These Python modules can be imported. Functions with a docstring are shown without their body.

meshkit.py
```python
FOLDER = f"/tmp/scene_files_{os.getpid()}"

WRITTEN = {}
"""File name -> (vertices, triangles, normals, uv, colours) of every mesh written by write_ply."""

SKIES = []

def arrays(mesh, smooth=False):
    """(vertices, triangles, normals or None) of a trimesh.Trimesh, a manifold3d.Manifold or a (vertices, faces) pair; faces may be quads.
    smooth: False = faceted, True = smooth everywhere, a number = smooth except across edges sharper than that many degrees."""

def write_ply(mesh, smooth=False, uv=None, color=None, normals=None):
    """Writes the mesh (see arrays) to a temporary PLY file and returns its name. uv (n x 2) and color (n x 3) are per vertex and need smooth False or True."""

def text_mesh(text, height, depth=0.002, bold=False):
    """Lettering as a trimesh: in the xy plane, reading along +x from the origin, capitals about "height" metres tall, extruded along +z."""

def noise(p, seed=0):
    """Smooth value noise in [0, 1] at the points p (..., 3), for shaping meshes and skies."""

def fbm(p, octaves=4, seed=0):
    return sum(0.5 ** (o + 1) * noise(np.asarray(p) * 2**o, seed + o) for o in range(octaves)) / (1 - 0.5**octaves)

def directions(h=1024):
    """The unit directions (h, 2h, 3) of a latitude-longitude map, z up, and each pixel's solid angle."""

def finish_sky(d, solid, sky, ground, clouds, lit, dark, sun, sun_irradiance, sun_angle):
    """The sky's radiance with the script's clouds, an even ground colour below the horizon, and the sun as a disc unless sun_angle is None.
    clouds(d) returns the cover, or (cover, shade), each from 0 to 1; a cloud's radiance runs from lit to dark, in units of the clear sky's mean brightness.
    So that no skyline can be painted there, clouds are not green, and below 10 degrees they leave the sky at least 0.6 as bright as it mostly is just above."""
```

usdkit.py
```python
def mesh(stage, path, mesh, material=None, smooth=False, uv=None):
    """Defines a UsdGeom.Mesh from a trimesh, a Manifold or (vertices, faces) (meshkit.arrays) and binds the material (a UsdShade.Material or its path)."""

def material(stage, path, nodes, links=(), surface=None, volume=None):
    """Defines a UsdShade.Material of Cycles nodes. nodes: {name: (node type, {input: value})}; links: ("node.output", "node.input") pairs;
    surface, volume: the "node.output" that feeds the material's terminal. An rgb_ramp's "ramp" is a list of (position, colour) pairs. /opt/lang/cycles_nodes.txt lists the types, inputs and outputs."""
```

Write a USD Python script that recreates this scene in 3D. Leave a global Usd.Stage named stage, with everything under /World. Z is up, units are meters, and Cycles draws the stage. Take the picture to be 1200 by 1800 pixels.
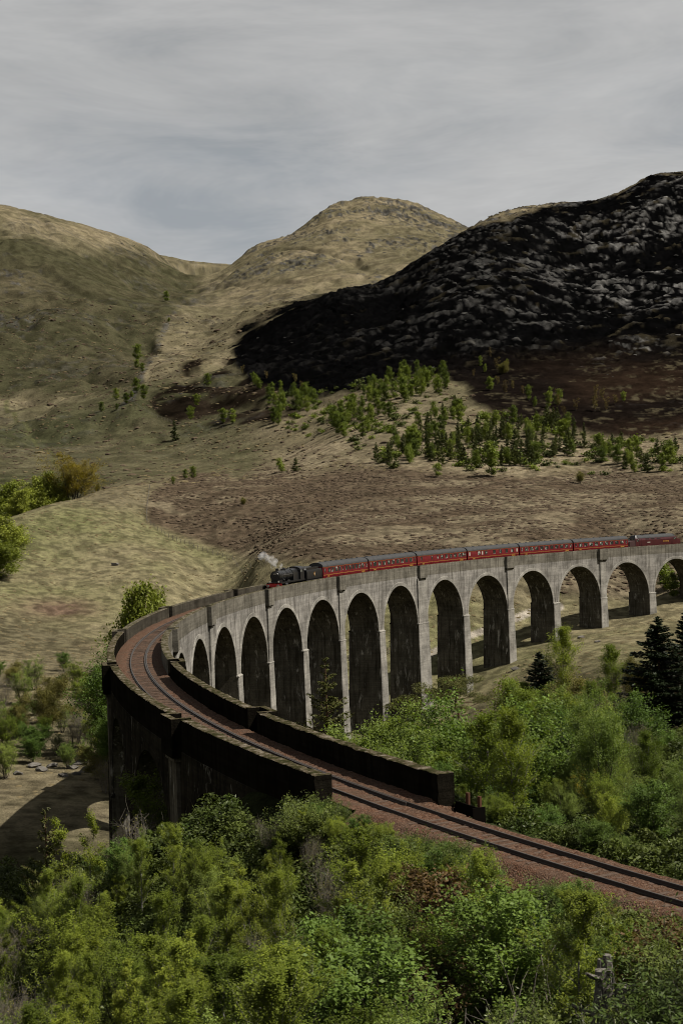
import math
import numpy as np, trimesh, usdkit, meshkit
from pxr import Usd, UsdGeom, UsdLux, UsdShade, Sdf, Gf, Vt
from scipy.interpolate import RBFInterpolator, RegularGridInterpolator, LinearNDInterpolator

stage = Usd.Stage.CreateInMemory()
UsdGeom.SetStageUpAxis(stage, UsdGeom.Tokens.z)
UsdGeom.SetStageMetersPerUnit(stage, 1.0)
WORLD = UsdGeom.Xform.Define(stage, '/World')
stage.SetDefaultPrim(WORLD.GetPrim())
UsdGeom.Scope.Define(stage, '/World/Looks')
M = usdkit.material

# ------------------------------------------------------------------ camera
# The viaduct is an arc of radius R about the world's origin; z = 0 is the top of the rails.
CAM = np.array([-239.678, -152.945, 15.057]); YAW, PITCH, ROLL = 0.12342, -0.00926, -0.03262
FPX = 2738.5; IW, IH = 1200.0, 1800.0          # focal length in pixels of the 1200 x 1800 photograph
FW = np.array([math.sin(YAW)*math.cos(PITCH), math.cos(YAW)*math.cos(PITCH), math.sin(PITCH)])
_rt = np.array([math.cos(YAW), -math.sin(YAW), 0.0]); _up = np.cross(_rt, FW)
RT = _rt*math.cos(ROLL) + _up*math.sin(ROLL); UP = np.cross(RT, FW)
cam = UsdGeom.Camera.Define(stage, '/World/camera')
cam.AddTransformOp().Set(Gf.Matrix4d(*RT, 0, *UP, 0, *(-FW), 0, *CAM, 1))
cam.CreateHorizontalApertureAttr(36.0); cam.CreateVerticalApertureAttr(54.0)
cam.CreateFocalLengthAttr(36.0*FPX/IW)
cam.CreateClippingRangeAttr(Gf.Vec2f(0.5, 20000.0))
cam.CreateExposureAttr(0.95)

# ------------------------------------------------------------------ sky and sun
SUN_EL, SUN_PHI = math.radians(54), math.radians(20)        # phi: clockwise from +x
SUN = np.array([math.cos(SUN_EL)*math.cos(SUN_PHI), -math.cos(SUN_EL)*math.sin(SUN_PHI), math.sin(SUN_EL)])
sky = M(stage, '/World/Looks/sky_look', {
    'st': ('sky_texture', {'sky_type': 'single_scattering', 'sun_disc': False, 'sun_elevation': SUN_EL, 'sun_rotation': math.atan2(SUN[0], SUN[1]),
                           'altitude': 100.0, 'air_density': 1.0, 'aerosol_density': 1.5, 'ozone_density': 1.0}),
    'tc': ('texture_coordinate', {}),
    'stretch': ('mapping', {'scale': (2.2, 2.2, 9.0), 'rotation': (0.10, -0.06, 0.4)}),
    'stretch2': ('mapping', {'scale': (6.0, 9.0, 24.0), 'rotation': (-0.13, 0.12, 0.9)}),
    'n1': ('noise_texture', {'scale': 1.0, 'detail': 7.0, 'roughness': 0.55, 'distortion': 0.25}),
    'n2': ('noise_texture', {'scale': 1.0, 'detail': 8.0, 'roughness': 0.62, 'distortion': 0.5}),
    'mixn': ('mix_float', {'fac': 0.46}),
    'cover': ('map_range', {'from_min': 0.36, 'from_max': 0.52, 'to_min': 0.90, 'to_max': 0.995, 'clamp': True}),
    'shade': ('rgb_ramp', {'ramp': [(0.0, (2.9, 3.15, 3.35)), (0.38, (3.7, 3.9, 4.05)), (0.48, (4.85, 4.92, 4.96)), (0.60, (6.0, 6.0, 5.96)), (1.0, (7.0, 6.97, 6.9))]}),
    'mx': ('mix_color', {}), 'el': ('separate_xyz', {}), 'grad': ('map_range', {'from_min': 0.08, 'from_max': 0.36, 'to_min': 1.04, 'to_max': 0.80, 'clamp': True}), 'dim': ('mix_color', {'blend_type': 'multiply', 'fac': 1.0}),
    'bg': ('background_shader', {'strength': 0.05}),
}, [('tc.generated', 'stretch.vector'), ('tc.generated', 'stretch2.vector'), ('stretch.vector', 'n1.vector'), ('stretch2.vector', 'n2.vector'),
    ('n1.fac', 'mixn.a'), ('n2.fac', 'mixn.b'), ('mixn.result', 'shade.fac'), ('n1.fac', 'cover.value'),
    ('cover.result', 'mx.fac'), ('st.color', 'mx.a'), ('tc.generated', 'el.vector'), ('el.z', 'grad.value'), ('shade.color', 'dim.a'), ('grad.result', 'dim.b'), ('dim.result', 'mx.b'), ('mx.result', 'bg.color')], surface='bg.background')
dome = UsdLux.DomeLight.Define(stage, '/World/sky')
UsdShade.MaterialBindingAPI.Apply(dome.GetPrim()).Bind(sky)
dome.GetPrim().SetCustomDataByKey('kind', 'structure')
sun = UsdLux.DistantLight.Define(stage, '/World/sun')
sun.CreateNormalizeAttr(True); sun.CreateIntensityAttr(1.25); sun.CreateAngleAttr(0.53); sun.CreateColorAttr(Gf.Vec3f(1.0, 0.93, 0.82))
_z = SUN; _x = np.cross([0, 0, 1.0], _z); _x /= np.linalg.norm(_x); _y = np.cross(_z, _x)
sun.AddTransformOp().Set(Gf.Matrix4d(*_x, 0, *_y, 0, *_z, 0, 0, 0, 0, 1))

# ------------------------------------------------------------------ helpers
_names = {}
def numbered(path):
    n = _names.get(path, 0); _names[path] = n + 1
    return path if n == 0 else f'{path}_{n:03d}'
def keys(prim, label=None, category=None, group=None, kind=None):
    for k, v in (('label', label), ('category', category), ('group', group), ('kind', kind)):
        if v: prim.SetCustomDataByKey(k, v)
    return prim
def obj(name, mesh, material, parent='/World', smooth=False, **kw):
    """One Mesh prim under the parent."""
    parent = parent if isinstance(parent, str) else str(parent.GetPath())
    m = usdkit.mesh(stage, numbered(f'{parent}/{name}'), mesh, material, smooth=smooth)
    keys(m.GetPrim(), **kw)
    return m.GetPrim()
def thing(name, label=None, category=None, loc=(0, 0, 0), rotz=0.0, group=None, scale=None, kind=None):
    """An Xform at the thing's base; its children are its parts."""
    x = UsdGeom.Xform.Define(stage, numbered(f'/World/{name}'))
    x.AddTranslateOp().Set(Gf.Vec3d(*map(float, loc)))
    if rotz: x.AddRotateZOp().Set(math.degrees(rotz))
    if scale is not None: x.AddScaleOp().Set(Gf.Vec3f(*map(float, np.broadcast_to(scale, 3))))
    return keys(x.GetPrim(), label, category, group, kind)
def copy_of(proto, name, label, category, loc, rotz=0.0, group=None, scale=None):
    p = thing(name, label, category, loc, rotz, group, scale)
    p.GetReferences().AddInternalReference(proto); p.SetInstanceable(True)
    return p
def klass(name):
    return stage.CreateClassPrim(f'/{name}')
def cat(*ms):
    return trimesh.util.concatenate([m for m in ms if m is not None])
def box(x0, x1, y0, y1, z0, z1):
    m = trimesh.creation.box([x1-x0, y1-y0, z1-z0]); m.apply_translation([(x0+x1)/2, (y0+y1)/2, (z0+z1)/2]); return m
def grid_faces(n, m, wrap=False):
    i, j = np.meshgrid(np.arange(n-1), np.arange(m if wrap else m-1), indexing='ij')
    a = i*m+j; b = i*m+(j+1) % m
    return np.stack([a, b, b+m, a+m], -1).reshape(-1, 4)
def quads(v, f):
    f = np.asarray(f)
    return trimesh.Trimesh(v, np.vstack([f[:, [0, 1, 2]], f[:, [0, 2, 3]]]), process=False)
def tube(pts, radii, sides=6):
    """A tapered tube along points."""
    pts = np.asarray(pts, float); n = len(pts); radii = np.broadcast_to(radii, n)
    t = np.gradient(pts, axis=0); t /= np.linalg.norm(t, axis=1, keepdims=True)+1e-9
    ref = np.where(np.abs(t[:, 2:]) > 0.9, [[1.0, 0, 0]], [[0, 0, 1.0]])
    u = np.cross(t, ref); u /= np.linalg.norm(u, axis=1, keepdims=True)+1e-9; w = np.cross(t, u)
    a = np.linspace(0, 2*np.pi, sides, endpoint=False)
    v = pts[:, None] + radii[:, None, None]*(u[:, None]*np.cos(a)[:, None]+w[:, None]*np.sin(a)[:, None])
    f = grid_faces(n, sides, wrap=True)
    m = quads(v.reshape(-1, 3), f[:, ::-1])
    capv = np.vstack([m.vertices, pts[0], pts[-1]]); k = n*sides; j = np.arange(sides); j2 = (j+1) % sides
    caps = np.vstack([np.stack([np.full(sides, k), j, j2], 1), np.stack([np.full(sides, k+1), (n-1)*sides+j2, (n-1)*sides+j], 1)])
    return trimesh.Trimesh(capv, np.vstack([m.faces, caps]), process=False)

R = 241.087
def arc(s, off, z):
    """World points from chainage s along the track, offset outwards from its centre line and height."""
    a = np.pi - np.asarray(s, float)/R
    r = R + off
    return np.stack(np.broadcast_arrays(r*np.cos(a), r*np.sin(a), np.asarray(z, float)), -1)
def bend(m):
    """Maps a mesh modelled straight (x = chainage, y = offset outwards, z) onto the arc."""
    v = np.asarray(m.vertices); m = trimesh.Trimesh(arc(v[:, 0], v[:, 1], v[:, 2]), np.asarray(m.faces), process=False)
    return m
def project(P):
    d = np.asarray(P, float)-CAM; z = d@FW
    return np.stack([IW/2+FPX*(d@RT)/z, IH/2-FPX*(d@UP)/z], -1), z
def ray(x, y):
    """Unit horizontal bearing (radians) and slope of a line of sight of the survey."""
    d = FW + RT*(x-IW/2)/FPX + UP*(IH/2-y)/FPX
    return math.atan2(d[0], d[1]), d[2]/math.hypot(d[0], d[1])
# ------------------------------------------------------------------ the land: one sheet, surveyed heights interpolated over bearing and distance
SURV = []                                          # (bearing, log distance, slope from the eye)
def sd(*pts):                                      # x, y, distance
    for x, y, d in pts:
        b, v = ray(x, y); SURV.append((b, math.log(d), v))
def sz(*pts):                                      # x, y, height
    for x, y, z in pts:
        b, v = ray(x, y); SURV.append((b, math.log((z-CAM[2])/v), v))
def sn(x, *dz):                                    # near columns: distance, height
    for d, z in dz:
        b, _ = ray(x, 870); SURV.append((b, math.log(d), (z-CAM[2])/d))
for x in (-500, -250, 0): sn(x, (2, 13.3), (10, 11), (20, 5.5), (40, -4.0), (60, -8), (80, -12), (110, -18), (145, -23), (180, -24))
sn(200, (2, 13.3), (10, 11), (20, 5.5), (40, -4.0), (60, -7), (80, -11), (110, -18), (140, -23.5), (165, -25))
sn(400, (2, 13.3), (10, 11), (20, 6), (40, -2.5), (60, -6.0), (75, -8), (95, -12), (130, -20), (165, -26), (220, -27.5))
sn(600, (2, 13.0), (10, 10), (20, 5.0), (40, -2.0), (60, -3.2), (75, -4.2), (95, -11), (130, -20), (165, -26), (220, -29), (285, -29))
sn(800, (2, 13.0), (10, 10), (20, 5.0), (40, -1.0), (60, -1.6), (75, -4.0), (95, -9.5), (130, -16), (165, -22), (220, -27), (270, -28))
sn(1000, (2, 13.0), (10, 10), (20, 5.2), (40, -.2), (55, -0.8), (75, -3.4), (100, -7), (150, -14), (220, -20), (280, -21))
sn(1200, (2, 13.0), (10, 10), (20, 5.6), (40, 0.8), (55, -0.4), (75, -2.6), (100, -5), (150, -10), (220, -15), (290, -17))
sn(1500, (2, 13.0), (10, 10), (20, 6.5), (40, 2.0), (55, 0.6), (75, -1.5), (100, -3), (150, -7), (220, -11), (290, -14), (370, -13))
# grass field behind the left bend, rising to the knoll
sz((0, 1420, -23), (150, 1390, -23.5), (0, 1300, -22.5), (150, 1290, -23), (0, 1200, -20), (150, 1200, -21), (100, 1100, -15.5), (250, 1110, -18), (-250, 1250, -19), (-250, 1100, -12))
sd((400, 1090, 430), (100, 1000, 470), (300, 1000, 470), (420, 1020, 470), (100, 950, 500), (300, 940, 520), (450, 990, 440), (-250, 980, 480),
   (45, 915, 520), (100, 885, 545), (200, 862, 580), (280, 850, 610), (380, 850, 600), (-100, 960, 500),
   (45, 925, 600), (100, 897, 625), (0, 925, 600), (-250, 900, 650))
# ground seen under the viaduct and the road bank behind it
sz((745, 1258, -28.5), (820, 1195, -24.5), (890, 1165, -21.5), (965, 1123, -18.0), (1055, 1103, -16.8), (1140, 1082, -15.2), (1230, 1066, -14), (640, 1278, -29))
sd((1000, 1150, 325), (1100, 1125, 335), (1200, 1110, 350), (770, 1135, 350), (870, 1085, 372), (950, 1072, 382), (1050, 1060, 392), (1110, 1045, 405), (690, 1150, 345), (640, 1160, 345),
   (1250, 1030, 410), (560, 1150, 350))
# heather bank and moor
sd((480, 960, 470), (600, 965, 425), (700, 985, 412), (800, 975, 412), (900, 965, 418), (1000, 955, 425), (1200, 940, 435), (1450, 925, 450))
sd((600, 920, 470), (800, 920, 460), (1000, 910, 465), (1200, 895, 475), (400, 900, 540), (600, 860, 560), (800, 860, 545), (1000, 855, 545), (1200, 848, 545), (1450, 840, 550),
   (400, 835, 660), (500, 795, 740), (700, 815, 600), (900, 805, 610), (1100, 770, 660), (1200, 768, 650), (1450, 760, 660), (600, 760, 720), (700, 745, 700), (300, 785, 860), (450, 772, 800))
# valley floor and the left hill
sd((0, 848, 760), (-250, 840, 760), (200, 835, 730), (0, 765, 960), (-250, 750, 960), (150, 735, 980), (0, 700, 1110), (0, 600, 1320), (0, 500, 1560), (0, 420, 1790), (-250, 600, 1300), (-250, 450, 1700),
   (150, 650, 1180), (150, 550, 1420), (150, 470, 1720), (240, 600, 1350), (240, 500, 1750), (320, 520, 1750), (230, 690, 1040))
for x, y, d in [(-500, 300, 1900), (-250, 330, 1950), (0, 362, 2050), (60, 374, 2070), (130, 392, 2100), (200, 413, 2130), (245, 427, 2160), (300, 460, 2200), (355, 493, 2200)]:
    sd((x, y, d), (x, y+14, d+230))
for x, y, d in [(-400, 480, 3300), (100, 470, 3300), (270, 446, 3300), (320, 455, 3280), (345, 463, 3250), (370, 462, 3250), (392, 470, 3200), (450, 500, 3200)]:
    sd((x, y, d), (x, y+12, d+280))
# the gully
sd((240, 690, 1010), (268, 620, 1230), (300, 560, 1480), (330, 530, 1680), (368, 500, 2120), (392, 478, 2500))
# the middle hill
sd((300, 640, 1150), (350, 600, 1330), (420, 570, 1450), (400, 530, 1650), (500, 500, 1650), (600, 440, 1850), (700, 420, 1900), (480, 450, 1880), (600, 500, 1560), (800, 430, 1850), (350, 680, 1000), (560, 460, 1780))
for x, y, d in [(412, 462, 2050), (450, 430, 2060), (510, 411, 2080), (560, 371, 2120), (600, 351, 2150), (650, 343, 2180), (720, 353, 2180), (780, 375, 2160), (830, 402, 2140), (950, 440, 2100), (1200, 450, 2100)]:
    sd((x, y, d), (x, y+14, d+260))
# the burnt hill in front of it
for x, y, d in [(600, 518, 1200), (700, 490, 1215), (740, 461, 1230), (800, 421, 1290), (850, 391, 1340), (880, 378, 1390), (940, 366, 1470), (1000, 353, 1530),
                (1045, 362, 1480), (1080, 351, 1430), (1110, 336, 1400), (1140, 322, 1390), (1200, 316, 1410), (1300, 322, 1430), (1500, 340, 1450)]:
    sd((x, y, d), (x, y+16, d+150))
sd((412, 592, 1280), (440, 572, 1290), (520, 536, 1290), (412, 560, 1420), (440, 545, 1440), (520, 522, 1500), (412, 640, 1090), (425, 690, 960), (500, 690, 910), (500, 610, 1090), (600, 650, 940), (700, 610, 970), (800, 560, 1010), (900, 500, 1090), (1000, 470, 1150), (1100, 450, 1160), (1200, 420, 1180), (1450, 420, 1180),
   (800, 650, 880), (1000, 610, 920), (1200, 590, 930), (1450, 590, 930), (700, 685, 810), (900, 690, 775), (1100, 690, 770), (1200, 690, 770), (1450, 690, 770), (600, 575, 1085), (700, 545, 1110))
SURV = np.array(SURV); KB = 3.0
_rbf = RBFInterpolator(np.c_[SURV[:, 0]*KB, SURV[:, 1]], SURV[:, 2], kernel='thin_plate_spline', smoothing=2e-4)
B0, B1 = ray(-480, 870)[0], ray(1480, 870)[0]
_gb = np.linspace(B0, B1, 180); _gl = np.linspace(math.log(1.5), math.log(4200), 420)
_q = np.stack(np.meshgrid(_gb*KB, _gl, indexing='ij'), -1).reshape(-1, 2)
_tab = RegularGridInterpolator((_gb, _gl), _rbf(_q).reshape(180, 420), bounds_error=False, fill_value=None)
def smooth(a, b, x):
    t = np.clip((np.asarray(x, float)-a)/(b-a), 0, 1); return t*t*(3-2*t)
def polar(x, y):
    dx, dy = np.asarray(x, float)-CAM[0], np.asarray(y, float)-CAM[1]
    return np.arctan2(dx, dy), np.hypot(dx, dy)
def base_height(b, d):
    """Height of the land at a bearing and distance from the survey station; beyond the surveyed sector it runs on, both ends meeting behind."""
    l = np.log(np.clip(d, 1.6, 4100)); ev = lambda bb: _tab(np.stack([np.clip(bb, B0, B1), l], -1))
    c = (B0+B1)/2; rel = (b-c+np.pi) % (2*np.pi)-np.pi
    w = smooth(math.radians(70), np.pi, np.abs(rel))*0.5
    v = ev(c+rel); other = ev(c-rel)
    return CAM[2]+d*(v*(1-w)+other*w)
ZB = -0.42
def fbm2(x, y, wl, octaves=4, seed=0):
    return meshkit.fbm(np.stack([x/wl, y/wl, np.zeros_like(x)+0.37*seed], -1), octaves, seed)-0.5
def zones(b, d, z):
    """Where the ground is burnt, heathery, green: outlines in survey coordinates."""
    P = np.stack([CAM[0]+d*np.sin(b), CAM[1]+d*np.cos(b), z], -1)
    return project(P)[0]
def corridor(x, y):
    r = np.hypot(x, y); th = np.pi-np.arctan2(y, x); th = (th+np.pi) % (2*np.pi)-np.pi
    return R*th, r-R                               # chainage, offset
def height(x, y, detail=True):
    x, y = np.asarray(x, float), np.asarray(y, float)
    b, d = polar(x, y); z = base_height(b, d)
    s, o = corridor(x, y)
    # the railway bank beyond the end of the parapets
    on = smooth(-57, -69, s)*smooth(-230, -215, s)
    side = np.maximum(np.abs(o)-3.3, 0)
    bank = ZB-0.30-side*0.62
    up = np.where(o > 0, 1.0, 1.0)
    lo = np.minimum(z, ZB-0.35+np.maximum(side-0.3, 0)*0.8)       # cut where the slope stands higher
    z = np.where(on > 0, z*(1-on)+on*np.maximum(lo, bank), z)
    # keep the land below the arches, and the far abutment buried
    if detail:
        near = smooth(200, 60, d); far = smooth(650, 1100, d); mid = smooth(150, 260, d)*(1-far)
        flat = 1-on*smooth(9, 4, np.abs(o))
        z = z + flat*(near*(fbm2(x, y, 5, 3, 3)*1.2) + mid*(fbm2(x, y, 40, 3, 5)*2.6 + fbm2(x, y, 4.5, 4, 7)*0.75*smooth(150, 300, d)))
        z = z + far*(fbm2(x, y, 190, 5, 11)*22 + fbm2(x, y, 35, 4, 13)*9)
    return z
def crag(x, y):
    n = fbm2(x, y, 60, 5, 21); r1 = 1-np.abs(fbm2(x, y, 26, 4, 23))*4.2
    return n, r1
# ------------------------------------------------------------------ ground colour by zone (albedo, with cloud shade painted in on the left hill)
import shapely
def inside(poly, uv, soft):
    """1 inside an outline, 0 outside, soft edge."""
    pg = shapely.Polygon(poly); pt = shapely.points(uv[:, 0], uv[:, 1])
    shapely.prepare(pg)
    d = np.full(len(uv), 4*soft); bb = pg.buffer(2*soft).bounds
    near = (uv[:, 0] > bb[0]) & (uv[:, 0] < bb[2]) & (uv[:, 1] > bb[1]) & (uv[:, 1] < bb[3])
    k = np.where(near)[0]
    sgn = np.where(shapely.contains(pg, pt[k]), -1.0, 1.0)
    d[k] = shapely.distance(pg.exterior, pt[k])*sgn
    return smooth(soft, -soft, d)
BURNT = [(404, 602), (412, 588), (440, 566), (520, 530), (600, 512), (700, 484), (740, 455), (790, 424), (840, 404), (880, 398), (960, 372), (1020, 362), (1045, 356), (1080, 345), (1140, 314), (1200, 306), (1600, 306), (1600, 700),
         (1250, 735), (1190, 752), (1120, 764), (1060, 758), (1000, 748), (930, 742), (880, 735), (850, 712), (800, 668), (740, 655), (680, 668), (620, 690), (560, 702), (500, 700), (450, 680), (412, 660)]
HEATH = [(262, 862), (330, 832), (420, 842), (470, 822), (560, 828), (640, 826), (760, 832), (900, 838), (1040, 826), (1200, 832), (1600, 832), (1600, 1060), (960, 1046), (940, 1000), (470, 985), (400, 968), (320, 940), (258, 918)]
HEATH2 = [(248, 714), (300, 676), (340, 646), (358, 648), (350, 676), (400, 640), (430, 655), (520, 700), (570, 722), (480, 750), (400, 762), (320, 756)]
OLIVE_SHADE = [(-600, 398), (0, 400), (60, 416), (130, 436), (200, 436), (255, 444), (300, 464), (365, 500), (300, 556), (262, 625), (236, 690), (200, 715), (140, 700), (60, 690), (0, 690), (-600, 690)]  # left hill under cloud: its shade is painted as darker olive grass
GREEN = [(-600, 930), (60, 905), (150, 880), (255, 905), (330, 955), (480, 990), (560, 1180), (200, 1160), (60, 1080), (-600, 1100)]
VALLEY = [(560, 1040), (760, 1040), (960, 1062), (1100, 1050), (1300, 1050), (1300, 1200), (1000, 1180), (860, 1230), (560, 1330)]
ROAD = np.array([(735, 1160), (790, 1128), (850, 1104), (905, 1084), (940, 1074), (985, 1068)], float)
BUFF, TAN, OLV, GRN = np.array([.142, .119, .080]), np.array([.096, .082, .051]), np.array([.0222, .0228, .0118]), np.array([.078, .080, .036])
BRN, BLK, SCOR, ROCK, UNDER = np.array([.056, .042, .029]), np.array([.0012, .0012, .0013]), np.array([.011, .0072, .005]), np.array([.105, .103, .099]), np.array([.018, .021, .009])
def ground(x, y):
    """Height and albedo of the land at plan positions."""
    b, d = polar(x, y); z0 = height(x, y, False); z = height(x, y)
    uv = zones(b, d, z0); n = len(x)
    jit = np.stack([fbm2(x, y, 30, 4, 31), fbm2(x, y, 30, 4, 33)], -1)
    uvj = uv + jit*np.array([40, 26])*smooth(200, 500, d)[:, None]
    far = smooth(600, 1000, d)
    jb = np.stack([fbm2(x, y, 45, 5, 35), fbm2(x, y, 45, 5, 37)], -1)
    burnt = inside(BURNT, uv+jb*np.array([60, 46]), 6)*smooth(560, 620, d)*smooth(1620, 1560, d)
    heath = inside(HEATH, uvj, 9)*smooth(385, 400, d)*smooth(760, 700, d)
    heath2 = inside(HEATH2, uvj, 5)*smooth(700, 760, d)*smooth(1250, 1200, d)
    olive = inside(OLIVE_SHADE, uvj, 12)*smooth(950, 1050, d)*smooth(2450, 2350, d)  # mask of the cloud shade put into the grass colour
    green = inside(GREEN, uvj, 25)*smooth(620, 560, d)*smooth(150, 200, d)
    valley = inside(VALLEY, uvj, 20)*smooth(420, 400, d)*smooth(170, 230, d)
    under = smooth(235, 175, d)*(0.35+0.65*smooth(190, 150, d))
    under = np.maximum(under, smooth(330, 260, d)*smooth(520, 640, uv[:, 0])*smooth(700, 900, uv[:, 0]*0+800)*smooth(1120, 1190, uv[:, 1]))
    na = smooth(-.16, .16, fbm2(x, y, 60, 5, 41)); nb = smooth(-.2, .2, fbm2(x, y, 14, 4, 43)); nc = smooth(-.22, .22, fbm2(x, y, 3.2, 4, 45)); nd = fbm2(x, y, 200, 3, 47)
    lerp = lambda a, c, t: a*(1-t[:, None])+c*t[:, None]
    c = lerp(np.tile(TAN*0.95, (n, 1)), np.tile(BUFF*0.86, (n, 1)), nb*0.6)
    c = lerp(c, np.tile(OLV*1.35, (n, 1)), na*0.45)
    # bleached grass of the moor in the middle distance, darker sedge in the valley floor
    moor = smooth(590, 700, d)*smooth(1100, 950, d)*smooth(520, 400, uv[:, 0]-0.4*(uv[:, 1]-760))
    c = lerp(c, np.tile(OLV*1.45, (n, 1)), moor*(0.62+0.38*na))
    pale = smooth(430, 520, uv[:, 0])*smooth(760, 790, uv[:, 1])*smooth(850, 820, uv[:, 1])*smooth(500, 520, d)
    c = lerp(c, np.tile(BUFF, (n, 1)), pale*(0.35+0.5*nb))
    c = lerp(c, np.tile(BRN*0.9, (n, 1)), pale*smooth(.55, .9, nc)*0.6)
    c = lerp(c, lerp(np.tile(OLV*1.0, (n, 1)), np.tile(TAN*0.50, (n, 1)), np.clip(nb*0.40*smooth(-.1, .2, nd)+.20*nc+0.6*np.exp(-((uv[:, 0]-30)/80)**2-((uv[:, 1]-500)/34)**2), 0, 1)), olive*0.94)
    g = lerp(np.tile(GRN, (n, 1)), np.tile(TAN*1.12, (n, 1)), np.clip(na*0.62+nb*0.30-.10, 0, 1)); g = lerp(g, np.tile(BUFF, (n, 1)), nc*0.18)
    red = np.exp(-(((uv[:, 0]-100)/70)**2+((uv[:, 1]-1072)/16)**2))+0.8*np.exp(-(((uv[:, 0]-130)/60)**2+((uv[:, 1]-1140)/12)**2))
    g = lerp(g, np.tile([.078, .052, .038], (n, 1)), np.clip(red*(0.7+0.5*nc), 0, 0.9))
    c = lerp(c, g, np.clip(green+valley, 0, 1))
    hb = lerp(np.tile(BRN, (n, 1)), np.tile(BRN*0.55, (n, 1)), nc*0.8)
    straw = np.clip(smooth(.42, .8, nb*0.55+na*0.45)*0.8+smooth(.66, .95, nc)*0.25, 0, 1)
    hb = lerp(hb, np.tile(BUFF*0.72, (n, 1)), straw)
    c = lerp(c, hb, np.clip(heath, 0, 1)*0.94)
    c = lerp(c, lerp(np.tile(BRN*0.07, (n, 1)), np.tile(BRN*0.4, (n, 1)), nb*0.5), heath2*(0.12+0.88*smooth(-.06, .10, fbm2(x, y, 24, 4, 91)+.05)))
    # the burn: black above, scorched brown peat lower down, pale rock showing through
    low = smooth(-40, 60, uv[:, 1]-(655-0.11*(uv[:, 0]-700)))*smooth(640, 800, uv[:, 0])
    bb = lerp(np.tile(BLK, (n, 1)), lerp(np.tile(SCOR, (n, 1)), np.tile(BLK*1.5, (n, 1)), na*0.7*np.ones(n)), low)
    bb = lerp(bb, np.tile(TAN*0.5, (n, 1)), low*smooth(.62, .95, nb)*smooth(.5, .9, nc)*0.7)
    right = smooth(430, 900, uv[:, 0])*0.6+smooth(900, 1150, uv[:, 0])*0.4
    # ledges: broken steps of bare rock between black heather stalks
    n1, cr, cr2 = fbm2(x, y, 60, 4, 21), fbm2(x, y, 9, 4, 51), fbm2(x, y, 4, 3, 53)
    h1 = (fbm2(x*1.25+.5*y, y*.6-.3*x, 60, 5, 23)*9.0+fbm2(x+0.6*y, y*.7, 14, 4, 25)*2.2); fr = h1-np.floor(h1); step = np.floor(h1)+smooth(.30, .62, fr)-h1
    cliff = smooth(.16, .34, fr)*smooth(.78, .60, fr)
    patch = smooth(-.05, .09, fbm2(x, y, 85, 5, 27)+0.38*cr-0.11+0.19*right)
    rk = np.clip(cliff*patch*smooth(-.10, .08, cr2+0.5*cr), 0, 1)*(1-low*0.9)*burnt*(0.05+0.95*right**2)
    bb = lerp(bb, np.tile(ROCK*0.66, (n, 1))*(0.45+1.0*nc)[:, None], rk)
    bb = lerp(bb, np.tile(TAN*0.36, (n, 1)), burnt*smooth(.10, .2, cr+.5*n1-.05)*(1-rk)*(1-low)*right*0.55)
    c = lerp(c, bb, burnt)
    # crags of the other hills
    hilltop = far*(1-burnt)*(smooth(560, 380, uv[:, 1])*smooth(380, 430, uv[:, 0])*0.9+0.35*smooth(420, 480, uv[:, 1])*smooth(600, 540, uv[:, 1])*smooth(120, 20, uv[:, 0])+0.25)
    rk2 = cliff*smooth(-.02, .10, n1+0.5*cr-0.05+0.14*hilltop)*far*(1-burnt)*np.clip(hilltop*1.5, 0, 1)
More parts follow.
